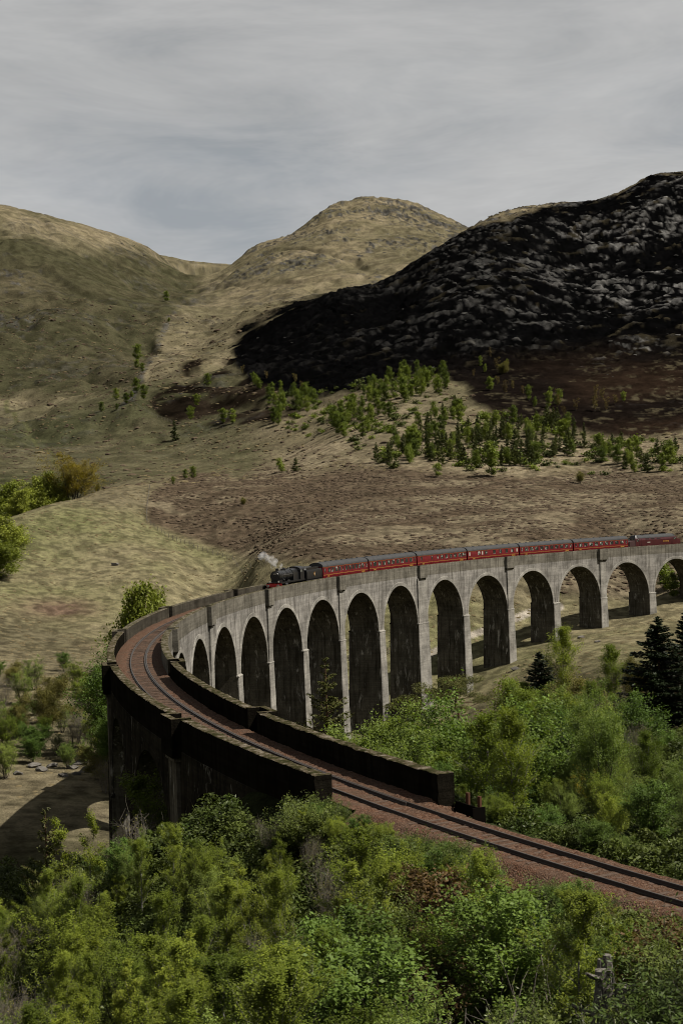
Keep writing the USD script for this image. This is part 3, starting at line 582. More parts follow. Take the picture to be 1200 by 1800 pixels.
# ------------------------------------------------------------------ trees and bushes
_dd = np.concatenate([np.arange(12, 700, 1.5), np.arange(700, 2600, 8)])
def spot(x, y):
    """Where the line of sight through a survey mark first meets the land: (x, y, z, distance)."""
    b, v = ray(x, y)
    px, py = CAM[0]+_dd*math.sin(b), CAM[1]+_dd*math.cos(b)
    h = height(px, py); hit = np.where(CAM[2]+v*_dd <= h)[0]
    i = hit[0] if len(hit) else len(_dd)-1
    return px[i], py[i], float(h[i]), _dd[i]
def at_dist(x, d):
    b, _ = ray(x, 870)
    px, py = CAM[0]+d*math.sin(b), CAM[1]+d*math.cos(b)
    return px, py, float(height(np.array([px]), np.array([py]))[0])
FOL = np.array([2.2, 2.04, 1.36])
def leaf_look(name, cols, trans=0.30, rough=0.5, spread=0.5, gain=1.0):
    cols = [np.array(c)*(1+(FOL-1)*gain) for c in cols]
    ramp = [(i/(len(cols)-1), tuple(c)) for i, c in enumerate(cols)]
    return M(stage, f'/World/Looks/{name}', {
        'geo': ('geometry', {}), 'oi': ('object_info', {}), 'mixr': ('mix_float', {'fac': spread}), 'ramp': ('rgb_ramp', {'ramp': ramp}),
        'n': ('noise_texture', {'scale': 0.55, 'detail': 3.0}), 'mr': ('map_range', {'from_min': 0.3, 'from_max': 0.7, 'to_min': 0.62, 'to_max': 1.38, 'clamp': True}), 'mul': ('mix_color', {'blend_type': 'multiply', 'fac': 1.0}),
        'p': ('principled_bsdf', {'roughness': rough, 'specular_ior_level': 0.08}), 't': ('translucent_bsdf', {}), 'm': ('mix_closure', {'fac': trans}), 'tm': ('mix_color', {'blend_type': 'multiply', 'fac': 1.0, 'b': (1.15, 1.2, 0.5)})},
        [('geo.random_per_island', 'mixr.a'), ('oi.random', 'mixr.b'), ('mixr.result', 'ramp.fac'), ('geo.position', 'n.vector'), ('n.fac', 'mr.value'), ('ramp.color', 'mul.a'), ('mr.result', 'mul.b'),
         ('mul.result', 'p.base_color'), ('mul.result', 'tm.a'), ('tm.result', 't.color'), ('p.BSDF', 'm.closure1'), ('t.BSDF', 'm.closure2')], surface='m.closure')
L_BIRCH = leaf_look('birch_leaves', [(.026, .040, .008), (.066, .086, .018), (.112, .132, .046)], trans=.42)
L_BIRCH2 = leaf_look('young_birch_leaves', [(.036, .050, .008), (.076, .094, .020), (.120, .140, .052)], trans=.42)
L_WILLOW = leaf_look('willow_leaves', [(.034, .054, .018), (.072, .096, .034), (.130, .155, .080)], trans=.42)
L_DARK = leaf_look('broad_leaves', [(.020, .038, .011), (.040, .064, .020), (.072, .100, .040)], trans=.35)
L_RHODO = leaf_look('glossy_leaves', [(.022, .036, .008), (.056, .072, .018), (.125, .130, .042)], trans=.15, rough=.38, gain=.2)
L_COPPER = leaf_look('copper_leaves', [(.026, .018, .008), (.056, .036, .017), (.092, .062, .032)], trans=.25, gain=.15)
L_GOLD = leaf_look('golden_leaves', [(.058, .048, .006), (.098, .080, .010), (.135, .112, .020)], gain=0.8)
L_OLIVE = leaf_look('olive_buds', [(.046, .044, .016), (.074, .072, .027), (.105, .100, .050)], gain=.55)
L_SPRUCE = leaf_look('spruce_needles', [(.004, .007, .003), (.009, .014, .006), (.020, .026, .009)], trans=.05, spread=.2, gain=0.4)
L_PINE = leaf_look('pine_needles', [(.026, .030, .010), (.046, .050, .018), (.075, .075, .030)], trans=.08, spread=.3, gain=0.55)
L_FARB = leaf_look('hill_birch_leaves', [(.022, .033, .008), (.040, .056, .012), (.066, .084, .023)], trans=.25, spread=.75, gain=1.0)
L_KNOLL = leaf_look('knoll_leaves', [(.056, .072, .016), (.090, .108, .026), (.125, .140, .044)], gain=0.7)
L_FARP = leaf_look('hill_pine_needles', [(.017, .023, .008), (.030, .038, .012), (.050, .057, .019)], trans=.08, spread=.6, gain=0.7)
L_SCORCH = leaf_look('scorched_leaves', [(.028, .020, .008), (.052, .040, .014), (.070, .066, .020)], trans=.1, spread=.7, gain=0.5)
L_FERN = leaf_look('undergrowth_leaves', [(.016, .024, .006), (.036, .048, .014), (.068, .072, .028)], trans=.2, spread=.6, gain=0.35)
def bark_look(name, a, b, sc=4.0):
    return M(stage, f'/World/Looks/{name}', {'geo': ('geometry', {}), 'mp': ('mapping', {'scale': (1, 1, 3.0)}), 'n': ('noise_texture', {'scale': sc, 'detail': 5.0, 'roughness': 0.7}), 'r': ('rgb_ramp', {'ramp': [(0.38, a), (0.62, b)]}), 'p': ('principled_bsdf', {'roughness': 0.9, 'specular_ior_level': 0.1})},
        [('geo.position', 'mp.vector'), ('mp.vector', 'n.vector'), ('n.fac', 'r.fac'), ('r.color', 'p.base_color')], surface='p.BSDF')
B_BIRCH = bark_look('birch_bark', (.035, .030, .026), (.22, .21, .19)); B_GREY = bark_look('grey_bark', (.022, .019, .015), (.055, .048, .040)); B_PINE = bark_look('pine_bark', (.034, .020, .012), (.11, .065, .04)); B_DEAD = bark_look('dead_wood', (.05, .045, .036), (.135, .12, .10))

def leaves_mesh(c, size, rng, up=0.6, aspect=0.6, axis=None):
    """One diamond leaf per centre."""
    n = len(c); nrm = rng.normal(size=(n, 3)); nrm[:, 2] = np.abs(nrm[:, 2])+up; nrm /= np.linalg.norm(nrm, axis=1, keepdims=True)
    a = rng.normal(size=(n, 3)) if axis is None else axis+rng.normal(size=(n, 3))*0.25
    a -= (a*nrm).sum(1, keepdims=True)*nrm; a /= np.linalg.norm(a, axis=1, keepdims=True)+1e-9; b = np.cross(nrm, a)
    s = (size*rng.uniform(.65, 1.35, n))[:, None]/2
    v = np.stack([c-a*s, c+b*s*aspect, c+a*s, c-b*s*aspect], 1).reshape(-1, 3)
    return quads(v, np.arange(4*n).reshape(-1, 4))
def bezier(p, d, L, up, n, rng, wob=0.06):
    t = np.linspace(0, 1, n)[:, None]; q = p+d*L*t+np.array([0, 0, 1])*up*L*t*t
    w = np.cumsum(rng.normal(size=(n, 3))*wob*L/n, 0); w[0] = 0
    return q+w
def tree_proto(name, seed, H, W, stems, limbs, subs, nleaf, lsize, leaf, bark, shape='upright', trunk_r=0.09, low=0.15, sig=0.16, up=0.6, aspect=0.6, bare=False, lean=0.25, twigs=True, inner=True):
    """A class prim with trunk (with its limbs) and crown, H metres tall, made leaf by leaf round its twigs."""
    rng = np.random.default_rng(seed); wood, segs = [], []
    for k in range(stems):
        az = rng.uniform(0, 6.28) if stems > 1 else 0
        ln = lean*rng.uniform(.4, 1.2) if stems > 1 else rng.uniform(0, .06)
        h = H*(1 if k == 0 else rng.uniform(.62, .97))
        d = np.array([math.cos(az)*ln, math.sin(az)*ln, 1.0]); st = bezier(np.array([math.cos(az), math.sin(az), 0])*0.12*min(stems-1, 3)*rng.random(), d, h*0.97, -0.03, 9, rng, .10)
        r = trunk_r*(1 if stems == 1 else rng.uniform(.5, .8)); wood.append(tube(st, np.linspace(r, r*.10, 9), 6))
        for i in range(limbs):
            t = low+(1-low)*((i+rng.random())/limbs)*0.98; f = t*8; j = min(int(f), 7); p = st[j]+(st[j+1]-st[j])*(f-j)
            a = i*2.4+rng.uniform(-.5, .5)+k
            u = (t-low)/(1-low)
            prof = {'upright': (0.40+0.62*math.sin(math.pi*min(1, u*0.9+0.12)))*(1-u*.55), 'round': math.sqrt(max(0.03, 1-(1.7*u-.7)**2)), 'spread': 0.5+0.6*u-0.35*u*u, 'cone': 1.02-u*0.97, 'dome': math.sqrt(max(0.04, 1-u*u*.96))}[shape]
            L = max(0.12*W, prof*W/2*rng.uniform(.45, 1.4))/(1 if stems == 1 else 1.35)
            el = {'upright': rng.uniform(.45, 1.0), 'round': rng.uniform(.1, .7), 'spread': rng.uniform(.0, .45), 'cone': rng.uniform(-.05, .3), 'dome': rng.uniform(.15, .8)}[shape]
            dv = np.array([math.cos(a)*math.cos(el), math.sin(a)*math.cos(el), math.sin(el)])
            lb = bezier(p, dv, L, .18, 6, rng, .16); rl = max(.006, r*(1-t*.8)*.42); wood.append(tube(lb, np.linspace(rl, rl*.25, 6), 4))
            for s in range(subs):
                f = (0.18+0.82*(s+rng.random())/subs)*4.999; j = int(f); q = lb[j]+(lb[j+1]-lb[j])*(f-j)
                dd = lb[j+1]-lb[j]; dd = dd/np.linalg.norm(dd)+rng.normal(size=3)*0.65+np.array([0, 0, .75 if shape == 'upright' else .28 if shape != 'spread' else .1]); dd /= np.linalg.norm(dd)
                sl = L*rng.uniform(.25, .62)*(1.25 if shape == 'upright' else 1); sb = bezier(q, dd, sl, .12, 4, rng, .2); segs.append(sb)
                if twigs: wood.append(tube(sb, [rl*.45+.002, rl*.35+.002, rl*.25+.0015, .0015+rl*.1], 3))
                if bare:
                    for _ in range(3):
                        w = sb[rng.integers(1, 4)]; wd = dd+rng.normal(size=3)*.8; wood.append(tube(bezier(w, wd/np.linalg.norm(wd), sl*.7, .1, 3, rng, .2), [.004, .003, .0015], 3))
        if inner: segs.append(st[-4:])
    c = stage.CreateClassPrim(f'/{name}')
    UsdGeom.Xform.Define(stage, f'/{name}')
    stage.GetPrimAtPath(f'/{name}').SetSpecifier(Sdf.SpecifierClass)
    usdkit.mesh(stage, f'/{name}/trunk', cat(*wood), bark)
    if nleaf:
        S = np.array([np.interp(np.linspace(0, len(s)-1, 4), np.arange(len(s)), s[:, i]) for s in segs for i in range(3)]).reshape(len(segs), 3, 4).transpose(0, 2, 1)
        wgt = rng.uniform(.35, 1.6, len(segs)); which = rng.choice(len(segs), nleaf, p=wgt/wgt.sum()); t = rng.beta(1.6, 1.0, nleaf)*2.999; j = t.astype(int)
        pts = S[which, j]+(S[which, j+1]-S[which, j])*(t-j)[:, None]+rng.normal(size=(nleaf, 3))*sig*np.array([1, 1, .8])
        pts[:, 2] = np.maximum(pts[:, 2], 0.05)
        usdkit.mesh(stage, f'/{name}/crown', leaves_mesh(pts, lsize, rng, up, aspect), leaf)
    return f'/{name}'
def spruce_proto(name, seed, H, W, leaf, bark, tiers, per, n_needle, nsize, droop=-.12, topcut=1.0, low=.04, shape='cone'):
    rng = np.random.default_rng(seed); wood = [tube(np.array([[0, 0, 0], [0.02, 0, H*.5], [0, 0.02, H*.99]]), [H*.014, H*.009, H*.001], 6)]; pts, axs, sz = [], [], []
    for i in range(tiers):
        u = (i+.5)/tiers; z = H*(low+(1-low)*u**.92)
        for k in range(per):
            if rng.random() < .10: continue
            a = rng.uniform(0, 6.28); L = W/2*(1-u)**.85*rng.uniform(.68, 1.15)+.10*W*.12
            d = np.array([math.cos(a), math.sin(a), droop+.45*u]); zz = z+rng.uniform(-.5, .5)*H/tiers
            b = bezier(np.array([0, 0, zz]), d, L, .10, 5, rng, .05); wood.append(tube(b, np.linspace(.010*L+.004, .004, 5), 3))
            m = max(6, int(n_needle*L/(W/2))); t = rng.beta(1.4, 1.0, m)*3.999; j = t.astype(int); side = np.array([-math.sin(a), math.cos(a), 0])
            p = b[j]+(b[j+1]-b[j])*(t-j)[:, None]; fan = (1-np.abs(t/4-.55))*L*.26
            sd_ = rng.uniform(-1, 1, m); p = p+side*(sd_*fan)[:, None]+np.stack([0*t, 0*t, -np.abs(rng.normal(size=m))*L*.055], 1)
            pts.append(p); axs.append(np.tile(d*np.array([1, 1, .2]), (m, 1))+side*(sd_*.8)[:, None]+np.array([0, 0, -.25])); sz.append(np.full(m, nsize))
    UsdGeom.Xform.Define(stage, f'/{name}'); stage.GetPrimAtPath(f'/{name}').SetSpecifier(Sdf.SpecifierClass)
    usdkit.mesh(stage, f'/{name}/trunk', cat(*wood), bark)
    pts = np.vstack(pts); axs = np.vstack(axs)
    usdkit.mesh(stage, f'/{name}/crown', leaves_mesh(pts, nsize, rng, .35, .42, axs/np.linalg.norm(axs, axis=1, keepdims=True)), leaf)
    return f'/{name}'
def pine_proto(name, seed, H, W, leaf, bark, nclump, per, nsize, low=.42):
    """A Scots pine: bare crooked limbs that carry flat cushions of needles."""
    rng = np.random.default_rng(seed); tr = bezier(np.zeros(3), np.array([.06, .03, 1]), H*.92, 0, 8, rng, .2); wood = [tube(tr, np.linspace(H*.022, H*.006, 8), 6)]; pts = []
    for i in range(nclump):
        u = (i+rng.random())/nclump; t = (low+(1-low)*u)*6.99; j = int(t); p = tr[j]+(tr[j+1]-tr[j])*(t-j); a = i*2.4+rng.uniform(-.4, .4)
        L = W/2*(1.0-.65*u**2)*rng.uniform(.45, 1.1); b = bezier(p, np.array([math.cos(a), math.sin(a), rng.uniform(.0, .35)]), L, .1, 5, rng, .25); wood.append(tube(b, np.linspace(H*.008, .01, 5), 4))
        for q in ((b[-1], 1.0), (b[3], .75)):
            r = W*.115*q[1]*rng.uniform(.8, 1.3); m = int(per*q[1]); g = rng.normal(size=(m, 3)); g /= np.linalg.norm(g, axis=1, keepdims=True)
            pts.append(q[0]+g*np.array([r, r, r*.45])*rng.uniform(.5, 1.05, m)[:, None]+np.array([0, 0, r*.2]))
    UsdGeom.Xform.Define(stage, f'/{name}'); stage.GetPrimAtPath(f'/{name}').SetSpecifier(Sdf.SpecifierClass)
    usdkit.mesh(stage, f'/{name}/trunk', cat(*wood), bark)
    usdkit.mesh(stage, f'/{name}/crown', leaves_mesh(np.vstack(pts), nsize, rng, .4, .35), leaf)
    return f'/{name}'

# prototypes: (path, height, crown radius)
T = {}
T['birch'] = [(tree_proto('birch_kind', 11, 7.0, 3.9, 1, 22, 8, 17000, .082, L_BIRCH, B_BIRCH, 'upright', .075, sig=.095, up=1.6), 7.0, 1.7), (tree_proto('birch_kind_b', 12, 7.0, 3.3, 3, 15, 7, 16000, .082, L_BIRCH2, B_BIRCH, 'upright', .07, lean=.16, sig=.09, up=1.6), 7.0, 1.4)]
T['willow'] = [(tree_proto('willow_kind', 21, 4.6, 3.9, 9, 9, 6, 21000, .075, L_WILLOW, B_GREY, 'upright', .05, low=.12, sig=.075, aspect=.42, up=1.6), 4.6, 2.0), (tree_proto('willow_kind_b', 22, 4.6, 4.6, 11, 8, 6, 22000, .075, L_BIRCH, B_GREY, 'upright', .05, low=.1, sig=.085, up=1.6), 4.6, 2.3)]
T['rowan'] = [(tree_proto('rowan_kind', 31, 5.2, 4.4, 3, 15, 8, 15000, .13, L_DARK, B_GREY, 'round', .08, low=.12, sig=.15, up=1.2), 5.2, 2.2)]
T['rhodo'] = [(tree_proto('rhododendron_kind', 41, 2.6, 3.8, 9, 9, 7, 15000, .115, L_RHODO, B_GREY, 'dome', .045, low=.2, sig=.10, up=.9, aspect=.36, lean=.55), 2.6, 1.9)]
T['copper'] = [(tree_proto('copper_kind', 51, 3.8, 3.6, 3, 15, 8, 12000, .12, L_COPPER, B_GREY, 'round', .06, low=.15, sig=.13, aspect=.8), 3.8, 1.8)]
T['gold'] = [(tree_proto('golden_kind', 55, 3.6, 3.7, 6, 10, 7, 16000, .07, L_GOLD, B_GREY, 'round', .05, low=.12, sig=.11), 3.6, 1.85)]
T['bare'] = [(tree_proto('bare_kind', 61, 4.2, 4.2, 9, 9, 6, 1500, .06, L_OLIVE, B_DEAD, 'upright', .04, low=.15, sig=.2, bare=True), 4.2, 2.1)]
T['olive'] = [(tree_proto('budding_birch_kind', 65, 9.0, 7.2, 3, 26, 10, 30000, .17, L_OLIVE, B_GREY, 'round', .10, low=.2, sig=.30, lean=.3), 9.0, 3.6)]
T['broad'] = [(tree_proto('broad_tree_kind', 71, 9.0, 8.0, 3, 20, 9, 21000, .20, L_DARK, B_GREY, 'round', .14, low=.1, sig=.30, aspect=.7, lean=.22), 9.0, 4.0)]
T['midbirch'] = [(tree_proto('tall_birch_kind', 75, 10.0, 5.0, 1, 34, 9, 17000, .15, L_BIRCH, B_BIRCH, 'upright', .12, low=.18, sig=.22), 10.0, 2.4), (tree_proto('tall_willow_kind', 76, 9.0, 6.2, 6, 13, 7, 20000, .14, L_WILLOW, B_GREY, 'upright', .09, low=.1, sig=.2, aspect=.5), 9.0, 3.0)]
T['spruce'] = [(spruce_proto('spruce_kind', 81, 16.0, 9.6, L_SPRUCE, B_PINE, 30, 10, 260, .34), 16.0, 4.6), (spruce_proto('spruce_kind_b', 82, 16.0, 8.2, L_SPRUCE, B_PINE, 31, 10, 240, .34), 16.0, 4.0)]
T['pine'] = [(pine_proto('scots_pine_kind', 85, 7.0, 8.5, L_PINE, B_PINE, 20, 520, .16), 7.0, 4.0), (pine_proto('bushy_pine_kind', 86, 4.0, 4.4, L_PINE, B_PINE, 16, 420, .14, low=.12), 4.0, 2.1)]
T['hillbirch'] = [(tree_proto(f'hill_birch_kind_{c}', 91+i, 8.0, w, st, 15, 5, 3000, .40, L_FARB, B_BIRCH, 'round', .10, low=.05, sig=.42, twigs=False), 8.0, w/2) for i, (c, w, st) in enumerate((('a', 4.2, 1), ('b', 5.0, 2), ('c', 3.6, 1)))]
T['hillpine'] = [(spruce_proto(f'hill_pine_kind_{c}', 95+i, 8.0, w, L_FARP, B_PINE, 11, 7, 60, .55, droop=.1), 8.0, w/2) for i, (c, w) in enumerate((('a', 3.9), ('b', 4.8)))]
T['knoll'] = [(tree_proto('knoll_tree_kind', 68, 9.0, 8.4, 2, 20, 7, 9000, .42, L_KNOLL, B_GREY, 'round', .14, low=.08, sig=.45, twigs=False), 9.0, 4.2)]
T['sapling'] = [(spruce_proto('sapling_kind', 84, 8.0, 4.2, L_PINE, B_PINE, 15, 6, 120, .17, droop=.25), 8.0, 2.1)]
T['scorched'] = [(tree_proto('scorched_kind', 99, 7.0, 3.8, 2, 9, 4, 650, .34, L_SCORCH, B_GREY, 'upright', .09, sig=.3, twigs=False), 7.0, 1.9)]

TR = np.random.default_rng(77)
ALL_TREES = []
def plant(kind, name, label, category, x, y, z, H, group=None, wide=1.0, var=None):
    path, h, _ = T[kind][TR.integers(len(T[kind])) if var is None else var]
    s = H/h; ALL_TREES.append((x, y, H))
    return copy_of(path, name, label, category, (x, y, z-0.12*s), TR.uniform(0, 6.28), group, (s*wide, s*wide, s))
def top_at(x, ytop, d):
    """Height that brings a tree's tip to a line of sight at a distance."""
    X, Y, Z = at_dist(x, d); _, v = ray(x, ytop)
    return X, Y, Z, CAM[2]+v*d-Z
# --- single trees that stand out
def one(kind, name, label, cat_, x, ytop, d, wide=1.0, var=None, group=None):
    X, Y, Z, H = top_at(x, ytop, d)
    if H < .4: print('low', name, x, ytop, d, H); return
    return plant(kind, name, label, cat_, X, Y, Z, H, group, wide, var)
one('spruce', 'spruce_tree', 'tall dark spruce, the one whose whole left side shows, at the right of the valley', 'conifer', 1148, 1084, 178, 1.5, 0)
one('spruce', 'spruce_tree', 'dark spruce half cut off by the right edge, behind its taller neighbour', 'conifer', 1200, 1072, 186, 1.45, 1)
one('pine', 'scots_pine', 'spreading flat-topped Scots pine beside the thickest pier', 'pine tree', 793, 1183, 282, 1.15, 0)
one('pine', 'scots_pine', 'small rounded pine at the foot of the thickest pier', 'pine tree', 711, 1218, 288, 1.1, 1)
one('sapling', 'young_conifer', 'feathery conifer growing between two tall piers behind the near parapet', 'conifer', 562, 1158, 240, 1.2, 0)
one('broad', 'sycamore_tree', 'bushy dark green broadleaf tree behind the end of the near parapet', 'tree', 800, 1236, 150, 1.0)
one('midbirch', 'birch_tree', 'slender birch with white trunk left of the pale budding tree', 'birch tree', 882, 1196, 165, .95, 0)
one('midbirch', 'birch_tree', 'bright green birch standing highest on the slope below the far piers', 'birch tree', 978, 1103, 250, .8, 0)
one('spruce', 'juniper_tree', 'dark narrow evergreen beside the bright green birch on the slope', 'conifer', 938, 1146, 240, 1.6, 1)
one('midbirch', 'birch_tree', 'light green birch midway between dark evergreen and tall spruces', 'birch tree', 1062, 1134, 232, .95, 0)
one('olive', 'budding_tree', 'broad pale olive budding tree in the middle of the right slope', 'tree', 1000, 1212, 185, 1.15)
one('olive', 'budding_tree', 'brownish budding tree rising just left of the tall spruces', 'tree', 1105, 1150, 235, .8)
one('bare', 'bare_tree', 'leafless grey twiggy tree below and left of the tall spruces', 'tree', 1066, 1222, 170, .9)
one('bare', 'bare_tree', 'pale leafless bush at the lower left foot of the spruces', 'bush', 1090, 1282, 155, .8)
one('gold', 'golden_bush', 'rounded golden yellow bush beyond the tracks', 'bush', 1032, 1352, 112, .95)
one('midbirch', 'poplar_tree', 'small silvery green tree left of the golden bush', 'tree', 978, 1322, 130, .7, 1)
one('broad', 'broadleaf_tree', 'dark green rounded tree under the spruces at the right', 'tree', 1150, 1288, 140, 1.0)
one('broad', 'broadleaf_tree', 'dark green tree cut by the right edge under the spruces', 'tree', 1205, 1292, 136, 1.0)
one('willow', 'willow_bush', 'silvery willow with upright shoots at the right edge beyond the tracks', 'bush', 1165, 1345, 112, .9, 0)
for i, (x, yt, d, lab) in enumerate([(598, 1240, 150, 'leftmost of the grey-green willows behind the near parapet'), (648, 1246, 148, 'second from left of the grey-green willows behind the near parapet'), (700, 1262, 146, 'grey-green willow next to the dark sycamore behind the near parapet')]):
    one('midbirch', 'tall_willow', lab, 'willow tree', x, yt, d, 1.0, 1)
one('knoll', 'tall_birch', 'bright green tree with pointed top rising behind the bend of the viaduct', 'tree', 225, 1030, 335, .62, 0)
one('knoll', 'tall_birch', 'narrow green tree top right of the taller one behind the bend', 'tree', 276, 1036, 345, .36, 0)
one('knoll', 'tall_birch', 'low green tree crown between the two tree tops behind the bend', 'tree', 250, 1068, 335, .7, 0)
one('broad', 'riverside_tree', 'dark green tree squeezed against the outside of the viaduct bend', 'tree', 176, 1148, 240, .8)
one('broad', 'riverside_tree', 'dark green tree low against the tall pier at the bend', 'tree', 178, 1252, 222, .6)
one('rowan', 'riverside_bush', 'round bright green bush by the stream bed left of the viaduct', 'bush', 100, 1306, 236, 1.0)
one('olive', 'riverside_tree', 'pale olive tree with loose crown left of the viaduct bend', 'tree', 72, 1188, 262, .8)
one('bare', 'riverside_bush', 'brown leafless bush among the olive trees left of the viaduct', 'bush', 128, 1250, 255, 1.5)
one('olive', 'riverside_tree', 'grey-olive tree at the left edge above the stream', 'tree', 18, 1225, 260, .8)
one('olive', 'riverside_bush', 'low olive bush above the round bright green bush', 'bush', 40, 1290, 246, 1.2)
one('rowan', 'field_bush', 'single dark round bush on the grass field left of the viaduct', 'bush', 101, 1146, 340, 1.0)
one('bare', 'field_bush', 'brown low scrub on the field below the single dark bush', 'bush', 105, 1172, 320, 1.3)
one('gold', 'golden_tree', 'round golden tree standing above the green trees on the knoll', 'tree', 126, 797, 590, 1.35)
for i, (x, yt, d, w, lab) in enumerate([(92, 832, 590, .9, 'light green birch touching the golden tree on its left'), (66, 840, 585, 1.0, 'light green birch on the knoll two crowns left of the golden tree'), (30, 862, 560, 1.1, 'taller green birch on the knoll near the left edge'),
                                          (5, 842, 590, 1.0, 'green birch at the left edge highest on the knoll'), (12, 905, 478, 1.1, 'broad green tree at the left edge beside the grass field'), (-4, 945, 455, 1.2, 'lowest green tree at the left edge beside the grass field'),
                                          (28, 925, 492, .8, 'small green tree between the knoll trees and the field edge'), (48, 868, 600, .9, 'pale birch behind the edge of the knoll'), (112, 846, 600, .7, 'low green birch below the golden tree'), (172, 848, 610, .8, 'low olive bush right of the golden tree')]):
    X, Y, Z, H = top_at(x, yt, d)
    if H < 3: X, Y, Z, H = X, Y, Z-3, H+3
    plant('knoll' if i < 9 else 'olive', 'knoll_birch', lab, 'tree', X, Y, Z, min(H, 16), None, w)
one('birch', 'birch_tree', 'leafy birch reaching up in front of the arched wall of the near viaduct', 'birch tree', 245, 1362, 112, .95, 0)
one('birch', 'birch_sapling', 'slim birch sapling with pale stem by the viaduct shadow', 'birch tree', 112, 1418, 96, .75, 1)
one('sapling', 'young_conifer', 'young conifer sapling left of the slim birch by the viaduct shadow', 'conifer', 60, 1424, 98, 1.0, 0)
one('bare', 'bare_bush', 'leafless forked bush against the dark foot of the viaduct', 'bush', 285, 1438, 92, 1.1)

# --- the thicket below the camera, up to an outline of tops
TOPX = [-200, 0, 60, 110, 150, 200, 245, 275, 300, 345, 400, 430, 480, 520, 560, 600, 640, 700, 760, 800, 830, 860, 900, 950, 1000, 1050, 1100, 1200, 1400]
TOPY = [1520, 1560, 1520, 1500, 1500, 1470, 1440, 1430, 1462, 1468, 1466, 1446, 1440, 1424, 1416, 1425, 1440, 1462, 1492, 1478, 1500, 1535, 1570, 1590, 1540, 1585, 1612, 1640, 1650]
ORD = ['leftmost', 'second from left', 'third from left', 'fourth from left', 'fifth from left', 'sixth from left', 'seventh from left', 'eighth from left', 'ninth from left', 'tenth from left', 'eleventh from left', 'twelfth from left']
SHORT = {'birch': 'light green birch', 'willow': 'many-stemmed willow', 'rowan': 'dark broad-leaved bush', 'rhodo': 'glossy rhododendron', 'copper': 'brown-leaved bush', 'bare': 'grey twiggy bush', 'midbirch': 'leafy light tree', 'olive': 'olive budding tree', 'broad': 'dark broad-leaved tree'}
def plant_named(todo, cols, rows):
    """Labels each bush by its kind, row, place along its row and what it stands by."""
    cells = {}
    for t in todo:
        c = next(n for v, n in cols if t[10] < v); r = next(n for v, n in rows if t[11] < v); cells.setdefault((t[0], r, c), []).append(t)
    for (k, r, c), ts in cells.items():
        for i, t in enumerate(sorted(ts, key=lambda t: t[10])):
            pos = '' if len(ts) == 1 else (['left one', 'right one'][i] if len(ts) == 2 else ORD[min(i, 11)])
            lab = f'{SHORT[k]}, {r} row {c}'+(f', {pos}' if pos else '')
            plant(k, t[1], lab, t[3], t[4], t[5], t[6], t[7], t[8], t[9])
